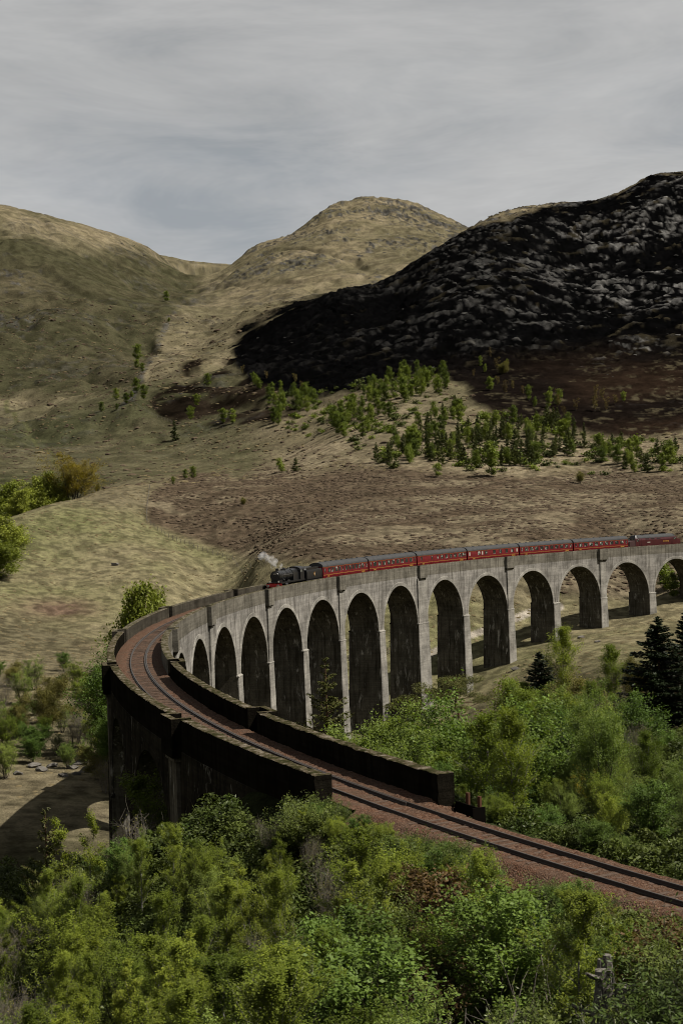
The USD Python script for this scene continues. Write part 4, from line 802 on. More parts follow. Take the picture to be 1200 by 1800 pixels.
def thicket():
    rng = np.random.default_rng(404); placed = []; n = {}; todo = []
    info = {'birch': ('young_birch', 'light green young birch in the thicket in front of the near viaduct wall', 'birch tree', 'birches of the near thicket'),
            'willow': ('willow_bush', 'many-stemmed grey-green willow in the thicket in front of the near viaduct wall', 'bush', 'willows of the near thicket'),
            'rowan': ('rowan_bush', 'dark green broad-leaved bush in the thicket below the railway line', 'bush', 'dark bushes of the near thicket'),
            'rhodo': ('rhododendron', 'glossy-leaved rhododendron on the bank below the tracks at bottom right', 'bush', 'rhododendrons at bottom right'),
            'copper': ('copper_bush', 'brown-leaved bush in the thicket below the ballast', 'bush', 'brown-leaved bushes of the thicket'),
            'bare': ('twiggy_bush', 'grey twiggy half-bare bush among the green thicket', 'bush', 'half-bare bushes of the thicket')}
    tries = 0
    while tries < 9000 and len(placed) < 190:
        tries += 1
        x = rng.uniform(-120, 1330); d = math.exp(rng.uniform(math.log(32), math.log(128)))
        X, Y, Z = at_dist(x, d); s, o = corridor(X, Y); s, o = float(s), float(o)
        if o < 4.4 and s < -74: continue            # track and beyond: other planting
        if abs(o) < 5.6 or o < 0: continue
        yt = np.interp(x, TOPX, TOPY)+abs(rng.normal())*40
        yg = project(np.array([[X, Y, Z]]))[0][0, 1]
        yt = max(yt, yg-260*60/d)
        _, v = ray(x, yt); H = CAM[2]+v*d-Z
        if x > 780 and yg > 1560: k = rng.choice(['rhodo', 'rhodo', 'rhodo', 'rowan', 'copper', 'birch'])
        elif 720 < x < 960: k = rng.choice(['copper', 'rhodo', 'rowan', 'willow'])
        elif x > 560: k = rng.choice(['willow', 'birch', 'rowan', 'willow', 'rhodo', 'bare'])
        elif x < 120 and d > 55: k = rng.choice(['bare', 'willow', 'birch', 'willow'])
        else: k = rng.choice(['birch', 'birch', 'willow', 'willow', 'rowan', 'birch', 'birch', 'willow', 'bare'])
        if d < 39.5 and 975 < x < 1105 and yt < 1745: continue
        if d < 44 and 735 < x < 935 and yt < 1690: continue
        lim = {'birch': (2.0, 9.0), 'willow': (1.3, 5.5), 'rowan': (1.4, 6.0), 'rhodo': (1.0, 3.0), 'copper': (1.3, 4.2), 'bare': (1.5, 4.4)}[k]
        if H < lim[0]: continue
        H = min(H, lim[1]*rng.uniform(.75, 1.0))
        if o < 7 and s < -74: H = min(H, 2.4)
        h, r = T[k][0][1], T[k][0][2]; wide = rng.uniform(.85, 1.15); rr = r*H/h*wide
        if o-rr < 4.2 and s < -74: continue
        if any((X-a)**2+(Y-b)**2 < (0.57*(rr+c))**2 for a, b, c in placed): continue
        placed.append((X, Y, rr)); nm, lab, cg, gr = info[k]
        todo.append((k, nm, lab, cg, X, Y, Z, H, gr, wide, x, d)); n[k] = n.get(k, 0)+1
    plant_named(todo, [(60, 'at the left edge'), (190, 'below the field in viaduct shadow'), (330, 'in front of the tall bend pier'), (470, 'in front of the dark outer wall'), (600, 'below the left parapet end'), (740, 'at the foot of the ballast'), (880, 'below the middle of the ballast'), (1030, 'on the bank left of the stump'), (9999, 'in the bottom right corner')], [(40, 'front'), (58, 'second'), (82, 'third'), (999, 'back')])
    print('thicket', n, tries)
thicket()
def bank_edge():
    rng = np.random.default_rng(515); todo = []
    for i in range(92):
        s = rng.uniform(-108, -77.5) if i > 7 else rng.uniform(-79.5, -76.4); o = rng.uniform(2.75, 5.2) if i > 7 else rng.uniform(3.3, 4.6); P = arc(np.array([s]), o, 0)[0]; Z = float(height(P[:1], P[1:2])[0])
        k = rng.choice(['willow', 'birch', 'rowan', 'willow', 'rhodo']) if s > -100 else rng.choice(['willow', 'rowan', 'rhodo', 'copper'])
        H = (rng.uniform(.8, 1.35)+(o-2.75)*.55)*(1 if i > 7 else 1.5); uv = project(P[None])[0][0]
        H = min(H, CAM[2]+ray(uv[0], np.interp(uv[0], TOPX, TOPY)-6)[1]*math.hypot(P[0]-CAM[0], P[1]-CAM[1])-Z)
        if H < .35: continue
        todo.append((k, 'bank_bush', '', 'bush', P[0], P[1], Z, H, 'bushes along the ballast edge', 1.1, uv[0], -s))
    plant_named(todo, [(700, 'by the left parapet end'), (850, 'below the middle of the ballast'), (1000, 'right of the middle of the ballast'), (9999, 'at the right edge')], [(80, 'topmost ballast-edge'), (85, 'upper ballast-edge'), (90, 'middle ballast-edge'), (96, 'low ballast-edge'), (999, 'lower ballast-edge')])
bank_edge()
# --- bushes and trees beyond the tracks, inside the curve
TOP2X = [540, 600, 680, 730, 775, 800, 850, 880, 930, 960, 1000, 1060, 1100, 1150, 1220, 1300]
TOP2Y = [1270, 1252, 1268, 1290, 1282, 1250, 1255, 1195, 1190, 1185, 1180, 1195, 1230, 1300, 1310, 1310]
def valley():
    rng = np.random.default_rng(505); placed = []; n = {}; todo = []
    info = {'midbirch': ('valley_tree', 'leafy light green tree in the wood inside the curve of the viaduct', 'tree', 'light trees inside the curve'),
            'olive': ('valley_budding_tree', 'olive budding tree in the wood inside the curve of the viaduct', 'tree', 'budding trees inside the curve'),
            'broad': ('valley_broadleaf', 'darker broad-leaved tree in the wood inside the curve of the viaduct', 'tree', 'darker trees inside the curve'),
            'willow': ('trackside_willow', 'low grey-green willow bush on the bank just beyond the tracks', 'bush', 'willows beyond the tracks'),
            'rowan': ('trackside_bush', 'low dark green bush on the bank just beyond the tracks', 'bush', 'dark bushes beyond the tracks'),
            'bare': ('valley_bare_bush', 'leafless grey bush in the wood inside the curve', 'bush', 'bare bushes inside the curve')}
    tries = 0
    while tries < 6000 and len(placed) < 112:
        tries += 1
        x = rng.uniform(560, 1330); d = math.exp(rng.uniform(math.log(66), math.log(245)))
        X, Y, Z = at_dist(x, d); s, o = corridor(X, Y); s, o = float(s), float(o)
        if o > -5.2: continue
        if d > 120: k = rng.choice(['midbirch', 'midbirch', 'midbirch', 'olive', 'broad', 'midbirch', 'bare'])
        else: k = rng.choice(['willow', 'willow', 'rowan', 'willow', 'midbirch'])
        yt = np.interp(x, TOP2X, TOP2Y)+abs(rng.normal())*45
        # keep the near bank low enough not to hide the track or the parapet's end
        _, v = ray(x, yt); H = CAM[2]+v*d-Z
        lim = {'midbirch': (3, 17), 'olive': (3, 14), 'broad': (3, 12), 'willow': (1.2, 4.5), 'rowan': (1.2, 4.2), 'bare': (2, 5)}[k]
        if H < lim[0]: continue
        H = min(H, lim[1]*rng.uniform(.7, 1.0)); 
        if o > -8: H = min(H, 2.2)
        h, r = T[k][0][1], T[k][0][2]; wide = rng.uniform(.85, 1.15); rr = r*H/h*wide
        if o+rr > -4.4: continue
        if x < 800 and d < 120 and yt < 1420 and d < 84: continue
        if any((X-a)**2+(Y-b)**2 < (0.62*(rr+c))**2 for a, b, c in placed): continue
        placed.append((X, Y, rr)); nm, lab, cg, gr = info[k]; todo.append((k, nm, lab, cg, X, Y, Z, H, gr, wide, x, d)); n[k] = n.get(k, 0)+1
    plant_named(todo, [(700, 'behind the near parapet'), (800, 'beside the right parapet end'), (900, 'left of the pale budding tree'), (1000, 'under the pale budding tree'), (1100, 'around the golden bush'), (9999, 'below the spruces')], [(80, 'trackside'), (105, 'second'), (150, 'middle'), (999, 'back')])
    print('valley', n, tries)
valley()
# --- left bank scrub
def scrub():
    rng = np.random.default_rng(606); k = 0; done = {}
    info = {'olive': 'loose olive bush', 'bare': 'brown leafless bush', 'rowan': 'dark green bush', 'willow': 'grey-green bush'}
    for x, y in [(8, 1330), (58, 1345), (150, 1345), (172, 1372), (120, 1352), (20, 1275), (150, 1300), (135, 1215), (60, 1260), (165, 1320), (95, 1240), (110, 1290), (0, 1190), (185, 1395), (10, 1370), (45, 1315), (150, 1260), (25, 1210),
                 (78, 1300), (30, 1300), (130, 1325), (0, 1300), (70, 1330), (155, 1230), (175, 1265), (40, 1240), (110, 1215), (5, 1250), (85, 1275), (180, 1340), (20, 1345), (140, 1280), (60, 1215), (120, 1265), (165, 1290), (100, 1330), (35, 1275), (185, 1300)]:
        X, Y, Z, d = spot(x, y); kind = ['willow', 'rowan', 'willow', 'olive', 'willow', 'rowan', 'bare'][k % 7]
        row = 'bottom' if y > 1318 else 'middle' if y > 1255 else 'top'; w = 'at the left edge' if x < 50 else 'next to the viaduct bend' if x > 125 else 'between left edge and viaduct'
        done.setdefault((kind, row, w), []).append((x, X, Y, Z, rng.uniform(3.5, 7.0)*(1 if kind != 'rowan' else .7))); k += 1
    for (kind, row, w), ts in done.items():
        for i, (x, X, Y, Z, H) in enumerate(sorted(ts)):
            plant(kind, 'streamside_bush', f'{info[kind]}, {row} of the stream scrub {w}'+('' if len(ts) == 1 else ', '+ORD[i]), 'bush', X, Y, Z, H, 'streamside scrub', 1.15)
scrub()
NTH = ['first', 'second', 'third', 'fourth', 'fifth', 'sixth', 'seventh', 'eighth', 'ninth', 'tenth', 'eleventh', 'twelfth', 'thirteenth']
# --- trees on the hillsides
def hill_trees():
    rng = np.random.default_rng(707)
    def scatter(poly, n, kinds, name, label, category, group, hmin, hmax, gap):
        pg = shapely.Polygon(poly); x0, y0, x1, y1 = pg.bounds; done = []; t = 0
        while len(done) < n and t < n*60:
            t += 1; x, y = rng.uniform(x0, x1), rng.uniform(y0, y1)
            if not pg.contains(shapely.Point(x, y)): continue
            if any(abs(x-a) < gap and abs(y-b) < gap*.5 for a, b in done): continue
            done.append((x, y))
        done.sort(key=lambda q: q[1]); nr = max(1, round(len(done)/11)); per = math.ceil(len(done)/nr)
        for r in range(nr):
            row = sorted(done[r*per:(r+1)*per]); rn = '' if nr == 1 else ', top row' if r == 0 else ', bottom row' if r == nr-1 else f', {NTH[r]} row'
            for i, (x, y) in enumerate(row):
                X, Y, Z, d = spot(x, y); tall = rng.uniform(hmin, hmax)*.84
                plant(rng.choice(kinds), name, f'{label}{rn}, {"leftmost" if i == 0 else "rightmost" if i == len(row)-1 else NTH[i]+" from left"}', category, X, Y, Z, tall, group, rng.uniform(.75, 1.15))
    scatter([(468, 705), (530, 690), (560, 710), (535, 750), (470, 752)], 18, ['hillbirch'], 'hill_birch', 'dark birch in clump below the black slope', 'tree', 'birch clump below the burnt slope', 8, 11, 8)
    scatter([(410, 640), (470, 650), (560, 690), (470, 700), (415, 668)], 9, ['hillbirch', 'scorched'], 'hill_birch', 'birch at the foot of the burnt hill', 'tree', 'birches at the foot of the burn', 6, 9, 10)
    scatter([(575, 745), (625, 715), (690, 735), (640, 770), (590, 768)], 24, ['hillbirch'], 'hill_birch', 'pale birch on the straw-coloured slope', 'tree', 'birches on the pale slope', 7, 10, 8)
    scatter([(625, 690), (700, 655), (778, 660), (790, 690), (720, 712), (650, 722)], 38, ['hillbirch'], 'hill_birch', 'birch in the grove under the burn', 'tree', 'birch grove under the burn', 7, 11, 7)
    scatter([(690, 775), (740, 745), (800, 715), (822, 735), (760, 780), (700, 800)], 26, ['hillbirch', 'hillbirch', 'hillpine'], 'hill_birch', 'bright birch edging the pine wood', 'tree', 'birches edging the pine wood', 7, 10, 8)
    scatter([(628, 815), (700, 792), (790, 775), (880, 745), (960, 738), (1025, 758), (1030, 792), (930, 822), (880, 830), (800, 818), (700, 822)], 130, ['hillpine', 'hillpine', 'hillpine', 'hillbirch'], 'hill_pine', 'tree in the pine wood above the train', 'pine tree', 'pine wood above the train', 6.5, 9.5, 6)
    scatter([(1035, 795), (1090, 775), (1140, 800), (1210, 790), (1215, 835), (1120, 832), (1050, 822)], 28, ['hillpine', 'hillbirch'], 'hill_pine', 'tree in the right-hand hillside clump', 'tree', 'right-hand hillside clump', 6.5, 9.5, 7)
    scatter([(810, 640), (890, 625), (900, 665), (960, 700), (1080, 690), (1110, 715), (1000, 740), (900, 720), (830, 670)], 26, ['scorched', 'scorched', 'hillbirch'], 'scorched_tree', 'scorched tree on the burnt ground', 'tree', 'scorched trees', 5.5, 9, 12)
    for i, (x, y) in enumerate([(232, 700), (222, 712), (250, 655), (296, 566), (205, 722), (240, 648)]):
        X, Y, Z, d = spot(x, y); plant('hillbirch', 'gully_bush', f'dark bush in the stream gully between the two hills, {NTH[i] if i < 9 else ["tenth", "eleventh", "twelfth"][i-9]} of a string', 'bush', X, Y, Z, rng.uniform(3.5, 7), 'bushes of the gully', 1.2)
    for x, y, kd, h, lab in [(241, 636, 'hillbirch', 12, 'dark bush clinging to the rocks of the gully'), (293, 532, 'hillbirch', 11, 'small dark tree high up in the gully'), (307, 776, 'hillpine', 11, 'lone pointed tree on the moor below the gully'), (240, 695, 'hillbirch', 9, 'bush at the mouth of the gully, left one'),
                             (252, 705, 'hillbirch', 9, 'bush at the mouth of the gully, right one'), (205, 705, 'hillbirch', 7, 'bush by the stream pool below the gully'), (178, 728, 'hillbirch', 6, 'bush on the moor left of the stream'), (366, 682, 'hillbirch', 8, 'lone dark tree on the heathery spur'), (345, 718, 'hillbirch', 7, 'dark tree low on the heathery spur'),
                             (392, 745, 'hillbirch', 8, 'left dark tree of the pair under the spur'), (410, 745, 'hillbirch', 8, 'right dark tree of the pair under the spur'), (335, 740, 'hillbirch', 8, 'dark tree at the foot of the heathery spur'), (495, 830, 'hillbirch', 6, 'left pale bush of the pair on the lower moor'), (520, 830, 'hillpine', 6, 'right pale bush of the pair on the lower moor'),
                             (326, 843, 'hillbirch', 4, 'small green bush by the field fence, left one'), (340, 842, 'hillbirch', 5, 'small green bush by the field fence, right one'), (305, 852, 'hillbirch', 3, 'tiny green bush at the fence corner'), (428, 890, 'olive', 3, 'olive bush on the heather bank above the engine'),
                             (770, 840, 'hillbirch', 5, 'green bush on the heather above the coaches'), (1020, 850, 'olive', 4.5, 'olive bush on the heather above the last coach'), (862, 838, 'hillbirch', 10, 'bright green tree standing in front of the pine wood'), (885, 662, 'olive', 8, 'pale bush on the edge of the burnt ground'),
                             (950, 1040, 'rowan', 2.6, 'small green bush seen through an arch near the far end'), (975, 1062, 'rowan', 3.0, 'green bush at the road seen through an arch'), (1172, 1040, 'hillbirch', 9, 'birch seen through the last arch'), (1200, 1030, 'hillpine', 8, 'dark tree seen through the last arch at the right edge'), (1186, 1052, 'hillbirch', 6, 'lower tree seen through the last arch')]:
        X, Y, Z, d = spot(x, y); plant(kd, 'lone_tree', lab, 'tree', X, Y, Z, h, None, 1.1)
hill_trees()
# --- undergrowth, tussocks, heather, boulders: what nobody could count
def instancer(name, protos, pos, rot, scl, idx, **kw):
    pi = UsdGeom.PointInstancer.Define(stage, f'/World/{name}')
    tg = []
    for k, (m, mat) in enumerate(protos):
        p = f'/World/{name}/protos/kind_{k}'; usdkit.mesh(stage, p, m, mat); tg.append(Sdf.Path(p))
    pi.CreatePrototypesRel().SetTargets(tg)
    pi.CreatePositionsAttr(Vt.Vec3fArray.FromNumpy(np.asarray(pos, np.float32))); pi.CreateProtoIndicesAttr(Vt.IntArray.FromNumpy(np.asarray(idx, np.int32)))
    q = np.zeros((len(pos), 4), np.float32); q[:, 2] = np.sin(rot/2); q[:, 3] = np.cos(rot/2)
    pi.CreateOrientationsAttr(Vt.QuathArray([Gf.Quath(float(w[3]), float(w[0]), float(w[1]), float(w[2])) for w in q]))
    pi.CreateScalesAttr(Vt.Vec3fArray.FromNumpy(np.asarray(scl, np.float32)))
    keys(pi.GetPrim(), **kw)
def undergrowth():
    rng = np.random.default_rng(808); ps = []
    for k in range(3):
        n = 520; a = rng.uniform(0, 6.28, n); r = np.abs(rng.normal(size=n))*.34; c = np.stack([r*np.cos(a), r*np.sin(a), rng.uniform(.08, 1, n)*.75*np.exp(-(r/.7)**2)+.05], 1)
        ps.append((leaves_mesh(c, .10 if k < 2 else .12, rng, .5, .5 if k < 2 else .35), L_FERN if k < 2 else L_RHODO))
    N = 9000; x = rng.uniform(-150, 1350, N); d = np.exp(rng.uniform(math.log(37), math.log(170), N)); b = np.array([ray(v, 870)[0] for v in x])
    X, Y = CAM[0]+d*np.sin(b), CAM[1]+d*np.cos(b); s, o = corridor(X, Y)
    ok = ~((np.abs(o) < 4.6) | ((np.abs(o) < 5.2) & (s > -80)))
    X, Y, d = X[ok], Y[ok], d[ok]; Z = height(X, Y); n = len(X); sc = rng.uniform(.7, 1.5, n)*(1+d/150)
    instancer('undergrowth', ps, np.c_[X, Y, Z-.05], rng.uniform(0, 6.28, n), np.c_[sc, sc, sc*rng.uniform(.6, 1.1, n)], rng.choice(3, n, p=[.45, .35, .2]), label='low leafy undergrowth of bramble and fern between the bushes', category='undergrowth', kind='stuff')
undergrowth()
def ground_cover():
    rng = np.random.default_rng(909)
    def lump(seed, k=1):
        m = trimesh.creation.icosphere(k, 1.0); v = np.array(m.vertices); v *= (0.65+0.7*meshkit.noise(v*1.7+seed*7, seed))[:, None]; v[:, 2] *= .62; return trimesh.Trimesh(v, m.faces, process=False)
    def look(name, cols): return M(stage, f'/World/Looks/{name}', {'oi': ('object_info', {}), 'geo': ('geometry', {}), 'n': ('noise_texture', {'scale': 2.5, 'detail': 4.0}), 'mx': ('mix_float', {'fac': .5}), 'r': ('rgb_ramp', {'ramp': [(i/(len(cols)-1), c) for i, c in enumerate(cols)]}), 'p': ('principled_bsdf', {'roughness': .95, 'specular_ior_level': .05})},
        [('oi.random', 'mx.a'), ('geo.position', 'n.vector'), ('n.fac', 'mx.b'), ('mx.result', 'r.fac'), ('r.color', 'p.base_color')], surface='p.BSDF')
    hm = look('heather', [(.020, .015, .010), (.046, .034, .023), (.085, .066, .045)]); gm = look('tussock', [(.050, .040, .018), (.082, .066, .036), (.115, .094, .055)]); rm = look('boulder', [(.012, .012, .0115), (.035, .034, .032), (.085, .083, .078)])
    def spots(N, x0, x1, d0, d1, test):
        x = rng.uniform(x0, x1, N); d = np.sqrt(rng.uniform(d0**2, d1**2, N)); b = np.array([ray(v, 870)[0] for v in x]); X, Y = CAM[0]+d*np.sin(b), CAM[1]+d*np.cos(b)
        z0 = height(X, Y, False); uv = zones(b, d, z0); k = test(uv, d) & (meshkit.fbm(np.stack([X/9, Y/9, 0*X], -1), 3, 71) > rng.uniform(.30, .62, N)) & (np.abs(corridor(X, Y)[1]) > 6); X, Y, d = X[k], Y[k], d[k]; return X, Y, ground(X, Y)[0], d
    X, Y, Z, d = spots(30000, 230, 1260, 388, 680, lambda uv, d: (inside(HEATH, uv, 14)+0.25*(uv[:, 1] < 840) > rng.uniform(.5, 1.2, len(uv)))); n = len(X); s = rng.uniform(.3, .95, n)
    instancer('heather_clumps', [(lump(1), hm), (lump(2), hm)], np.c_[X, Y, Z-.1], rng.uniform(0, 6.28, n), np.c_[s*1.3, s, s*.75], rng.integers(0, 2, n), label='brown heather clumps over the bank behind the viaduct', category='heather', kind='stuff'); print('heather', n)
    X, Y, Z, d = spots(16000, -60, 1260, 205, 640, lambda uv, d: inside(HEATH, uv, 10) < .5); n = len(X); s = rng.uniform(.2, .62, n)
    instancer('grass_tussocks', [(lump(3), gm), (lump(4), gm)], np.c_[X, Y, Z-.12], rng.uniform(0, 6.28, n), np.c_[s*1.3, s, s*.8], rng.integers(0, 2, n), label='straw-coloured grass tussocks over the rough pasture', category='grass', kind='stuff'); print('tussock', n)
    X, Y, Z, d = spots(26000, -60, 1260, 600, 1500, lambda uv, d: (inside(BURNT, uv, 8) < .3) & (uv[:, 1] < 860)); n = len(X); s = rng.gamma(2.0, .22, n)+.25
    instancer('moor_clumps', [(lump(7), hm), (lump(8), gm)], np.c_[X, Y, Z-.1], rng.uniform(0, 6.28, n), np.c_[s*1.3, s, s*.8], rng.choice(2, n, p=[.62, .38]), label='dark clumps of heather and rush over the moor and lower hills', category='heather', kind='stuff'); print('moor', n)
    BAND = [(470, 700), (560, 690), (640, 668), (780, 660), (820, 720), (960, 735), (1030, 760), (1210, 785), (1210, 832), (900, 832), (640, 822), (600, 770), (480, 755)]
    X, Y, Z, d = spots(6000, 440, 1230, 560, 960, lambda uv, d: (inside(BAND, uv, 10) > .5) & (rng.random(len(uv)) < .36)); n = len(X); sc = []
    for k in range(2):
        q = rng.normal(size=(170, 3))*np.array([.42, .42, .30])+np.array([0, 0, .45]); sc.append((leaves_mesh(q, .36, rng, .6, .6), L_FARB if k == 0 else L_FARP))
    s = rng.uniform(.8, 2.4, n); instancer('low_scrub', sc, np.c_[X, Y, Z-.1], rng.uniform(0, 6.28, n), np.c_[s*1.2, s*1.2, s], rng.integers(0, 2, n), label='low scrub between the trees of the hillside bands', category='scrub', kind='stuff'); print('scrub', n)
    X, Y, Z, d = spots(9000, -60, 1260, 640, 2200, lambda uv, d: (inside(BURNT, uv, 8) > .5)*.35*(uv[:, 0] > 760)*(uv[:, 1] < 600)+.05*(uv[:, 1] < 620)+.03 > rng.uniform(0, 1, len(uv))); n = len(X); s = rng.gamma(1.4, .38, n)+.2
    instancer('boulders', [(lump(5), rm), (lump(6), rm)], np.c_[X, Y, Z-.2*s], rng.uniform(0, 6.28, n), np.c_[s*1.3, s, s*.9], rng.integers(0, 2, n), label='grey boulders scattered over the hillsides', category='rocks', kind='stuff'); print('boulders', n)
ground_cover()
# ------------------------------------------------------------------ the train
def paint(name, c, rough=0.4, spec=0.4, metal=0.0, dirt=0.35):
    return M(stage, f'/World/Looks/{name}', {'tc': ('texture_coordinate', {}), 'n': ('noise_texture', {'scale': 1.3, 'detail': 6.0, 'roughness': 0.7}), 'mr': ('map_range', {'from_min': .35, 'from_max': .7, 'to_min': 1.0, 'to_max': 1.0-dirt, 'clamp': True}), 'm': ('mix_color', {'blend_type': 'multiply', 'fac': 1.0, 'a': c}), 'p': ('principled_bsdf', {'roughness': rough, 'specular_ior_level': spec, 'metallic': metal})},
        [('tc.object', 'n.vector'), ('n.fac', 'mr.value'), ('mr.result', 'm.b'), ('m.result', 'p.base_color')], surface='p.BSDF')
RED = paint('maroon_coach_paint', (.090, .0045, .0075), .4); ROOF = paint('grey_coach_roof', (.030, .031, .033), .8, .2); BLACK = paint('black_loco_paint', (.009, .009, .0095), .35, .28); UNDERF = paint('black_underframe', (.012, .011, .010), .8, .2)
GOLD = paint('gold_lining', (.24, .12, .02), .5); BUFFER = paint('red_buffer_beam', (.30, .012, .012), .4); MAR2 = paint('dark_maroon_paint', (.040, .007, .009), .35); WHITEP = paint('cream_paint', (.30, .28, .24), .5); STEEL = paint('bare_steel', (.30, .29, .28), .35, .5, .8); COAL = paint('coal', (.008, .008, .008), .5, .4)
GLASS = M(stage, '/World/Looks/coach_glass', {'oi': ('object_info', {}), 'geo': ('geometry', {}), 'n': ('noise_texture', {'scale': 1.7, 'detail': 2.0}), 'r': ('rgb_ramp', {'ramp': [(0, (.006, .008, .008)), (.52, (.012, .014, .013)), (.60, (.08, .09, .075)), (.66, (.22, .22, .20)), (1, (.30, .30, .28))]}), 'p': ('principled_bsdf', {'roughness': .08, 'specular_ior_level': .5})},
    [('geo.position', 'n.vector'), ('n.fac', 'r.fac'), ('r.color', 'p.base_color')], surface='p.BSDF')
class Kit:
    """Defines a vehicle's parts under one prim path; x runs along the track (towards its rear), y outwards from the curve."""
    def __init__(s, path): s.path, s.n = path, {}
    def part(s, name, mesh, mat, parent=None, smooth=False):
        base = f'{parent or s.path}/{name}'; k = s.n.get(base, 0); s.n[base] = k+1; p = base if k == 0 else f'{base}_{k:03d}'
        usdkit.mesh(stage, p, mesh, mat, smooth=smooth); return p
def kclass(name):
    UsdGeom.Xform.Define(stage, f'/{name}'); stage.GetPrimAtPath(f'/{name}').SetSpecifier(Sdf.SpecifierClass); return Kit(f'/{name}')
def section(profile, x0, x1):
    """A closed (y, z) outline run from x0 to x1."""
    pg = shapely.Polygon(profile); m = trimesh.creation.extrude_polygon(pg, x1-x0); v = np.array(m.vertices)
    return trimesh.Trimesh(np.c_[v[:, 2]+x0, v[:, 0], v[:, 1]], m.faces, process=False)
def cyl(r, L, axis, c, n=20, r2=None):
    t = np.linspace(0, 2*np.pi, n, endpoint=False); r2 = r if r2 is None else r2
    a = {'x': lambda l, rr: np.stack([np.full(n, l), rr*np.cos(t), rr*np.sin(t)], 1), 'y': lambda l, rr: np.stack([rr*np.sin(t), np.full(n, l), rr*np.cos(t)], 1), 'z': lambda l, rr: np.stack([rr*np.cos(t), rr*np.sin(t), np.full(n, l)], 1)}[axis]
    v = np.vstack([a(-L/2, r), a(L/2, r2), a(-L/2, 0)[:1], a(L/2, 0)[:1]]); j = np.arange(n); j2 = (j+1) % n
    f = np.vstack([np.stack([j, j2, j2+n], 1), np.stack([j, j2+n, j+n], 1), np.stack([np.full(n, 2*n), j2, j], 1), np.stack([np.full(n, 2*n+1), j+n, j2+n], 1)])
    return trimesh.Trimesh(v+np.asarray(c, float), f, process=False)
def wheelset(K, x, r, parent=None, spokes=0):
    for sy in (-1, 1):
        w = K.part('wheel', cyl(r, .13, 'y', (x, sy*.75, r), 22), UNDERF, parent)
        K.part('wheel_rim', cyl(r*.9, .02, 'y', (x, sy*.826, r), 22), STEEL if spokes else UNDERF, w if parent is None else None)
def bogie(K, x, wb=2.6, r=.46):
    b = K.part('bogie', cat(*[box(x-wb/2-.6, x+wb/2+.6, sy*1.0-.08, sy*1.0+.08, .42, .78) for sy in (-1, 1)], box(x-.35, x+.35, -1.0, 1.0, .5, .8)), UNDERF)
    for dx in (-wb/2, wb/2):
        for sy in (-1, 1): K.part('wheel', cyl(r, .13, 'y', (x+dx, sy*.75, r), 20), UNDERF, b)
def coach_kind(name, kind):
    K = kclass(name); L = 19.66/2
    side = [(-1.33, .98), (-1.40, 1.5), (-1.40, 2.35), (-1.33, 3.05), (1.33, 3.05), (1.40, 2.35), (1.40, 1.5), (1.33, .98)]
    body = K.part('body', section(side, -L, L), RED)
    t = np.linspace(np.pi, 0, 15); K.part('roof', section([(1.37*np.cos(a), 3.053+.80*np.sin(a)**.9) for a in t], -L-.02, L+.02), ROOF, smooth=40)
    K.part('underframe', cat(box(-L+.1, L-.1, -1.2, 1.2, .80, .976), box(-3, -.6, -1.15, 1.15, .42, .798), box(.8, 3.2, -1.1, -.3, .45, .798)), UNDERF)
    for sx in (-1, 1):
        bogie(K, sx*6.9); K.part('gangway', box(sx*(L+.005), sx*(L+.30), -.55, .55, 1.0, 3.25) if sx > 0 else box(-L-.30, -L-.005, -.55, .55, 1.0, 3.25), UNDERF)
        for sy in (-1, 1): K.part('buffer', cyl(.2, .45, 'x', (sx*(L+.2), sy*.87, 1.06), 10), UNDERF)
    for k in range(8): K.part('roof_vent', box(-8.2+k*2.3, -7.85+k*2.3, -.16, .16, 3.845, 3.97), ROOF)
    if kind == 'open': wins, w, doors = [-7.5+1.875*k for k in range(9)], 1.2, [-9.15, 9.15]; wins = wins[:4]+wins[4:]
    elif kind == 'saloon': wins, w, doors = [-7.2, -5.75, -4.3, -2.85, .2, 1.65, 3.1, 4.55, 6.0, 7.45], 1.05, [-9.15, -1.3, 9.15]
    elif kind == 'brake': wins, w, doors = [-.2, 1.6, 3.4, 5.2, 7.0, 8.3], 1.0, [-8.2, -4.2, -1.9, 9.3]
    else: wins, w, doors = [-5.6, -3.0, .2, 2.6, 5.0, 7.3], .95, [-9.15, -4.4, 9.15]
    for sy in (-1, 1):
        yo = lambda e: (min(sy*(1.385), sy*(1.405+e)), max(sy*1.385, sy*(1.405+e)))
        for x in wins:
            f = K.part('window', cat(box(x-w/2-.06, x+w/2+.06, *yo(.006), 2.00, 2.06), box(x-w/2-.06, x+w/2+.06, *yo(.006), 2.84, 2.90), box(x-w/2-.06, x-w/2, *yo(.006), 2.06, 2.84), box(x+w/2, x+w/2+.06, *yo(.006), 2.06, 2.84)), RED)
            K.part('pane', box(x-w/2+.002, x+w/2-.002, *yo(-.004), 2.062, 2.838), GLASS, f)
        for x in doors:
            d = K.part('door', cat(box(x-.34, x-.325, *yo(.008), 1.05, 2.98), box(x+.325, x+.34, *yo(.008), 1.05, 2.98), box(x+.24, x+.30, *yo(.03), 1.75, 1.79)), UNDERF)
            K.part('door_window', box(x-.22, x+.22, *yo(-.002), 2.08, 2.78), WHITEP if (kind == 'compartment') else GLASS, d)
        K.part('lining', box(-L+.05, L-.05, *yo(.004), 1.60, 1.665), GOLD)
        K.part('lining', box(-L+.05, L-.05, *yo(.002), 2.945, 2.97), GOLD)
        for x, l in ((-8.0, .75), (7.0, 1.3)): K.part('number_plate', box(x, x+l, *yo(.006), 1.28, 1.48), GOLD)
    return K.path
KINDS = {k: coach_kind(f'{k}_coach_kind', k) for k in ('saloon', 'open', 'brake', 'compartment')}
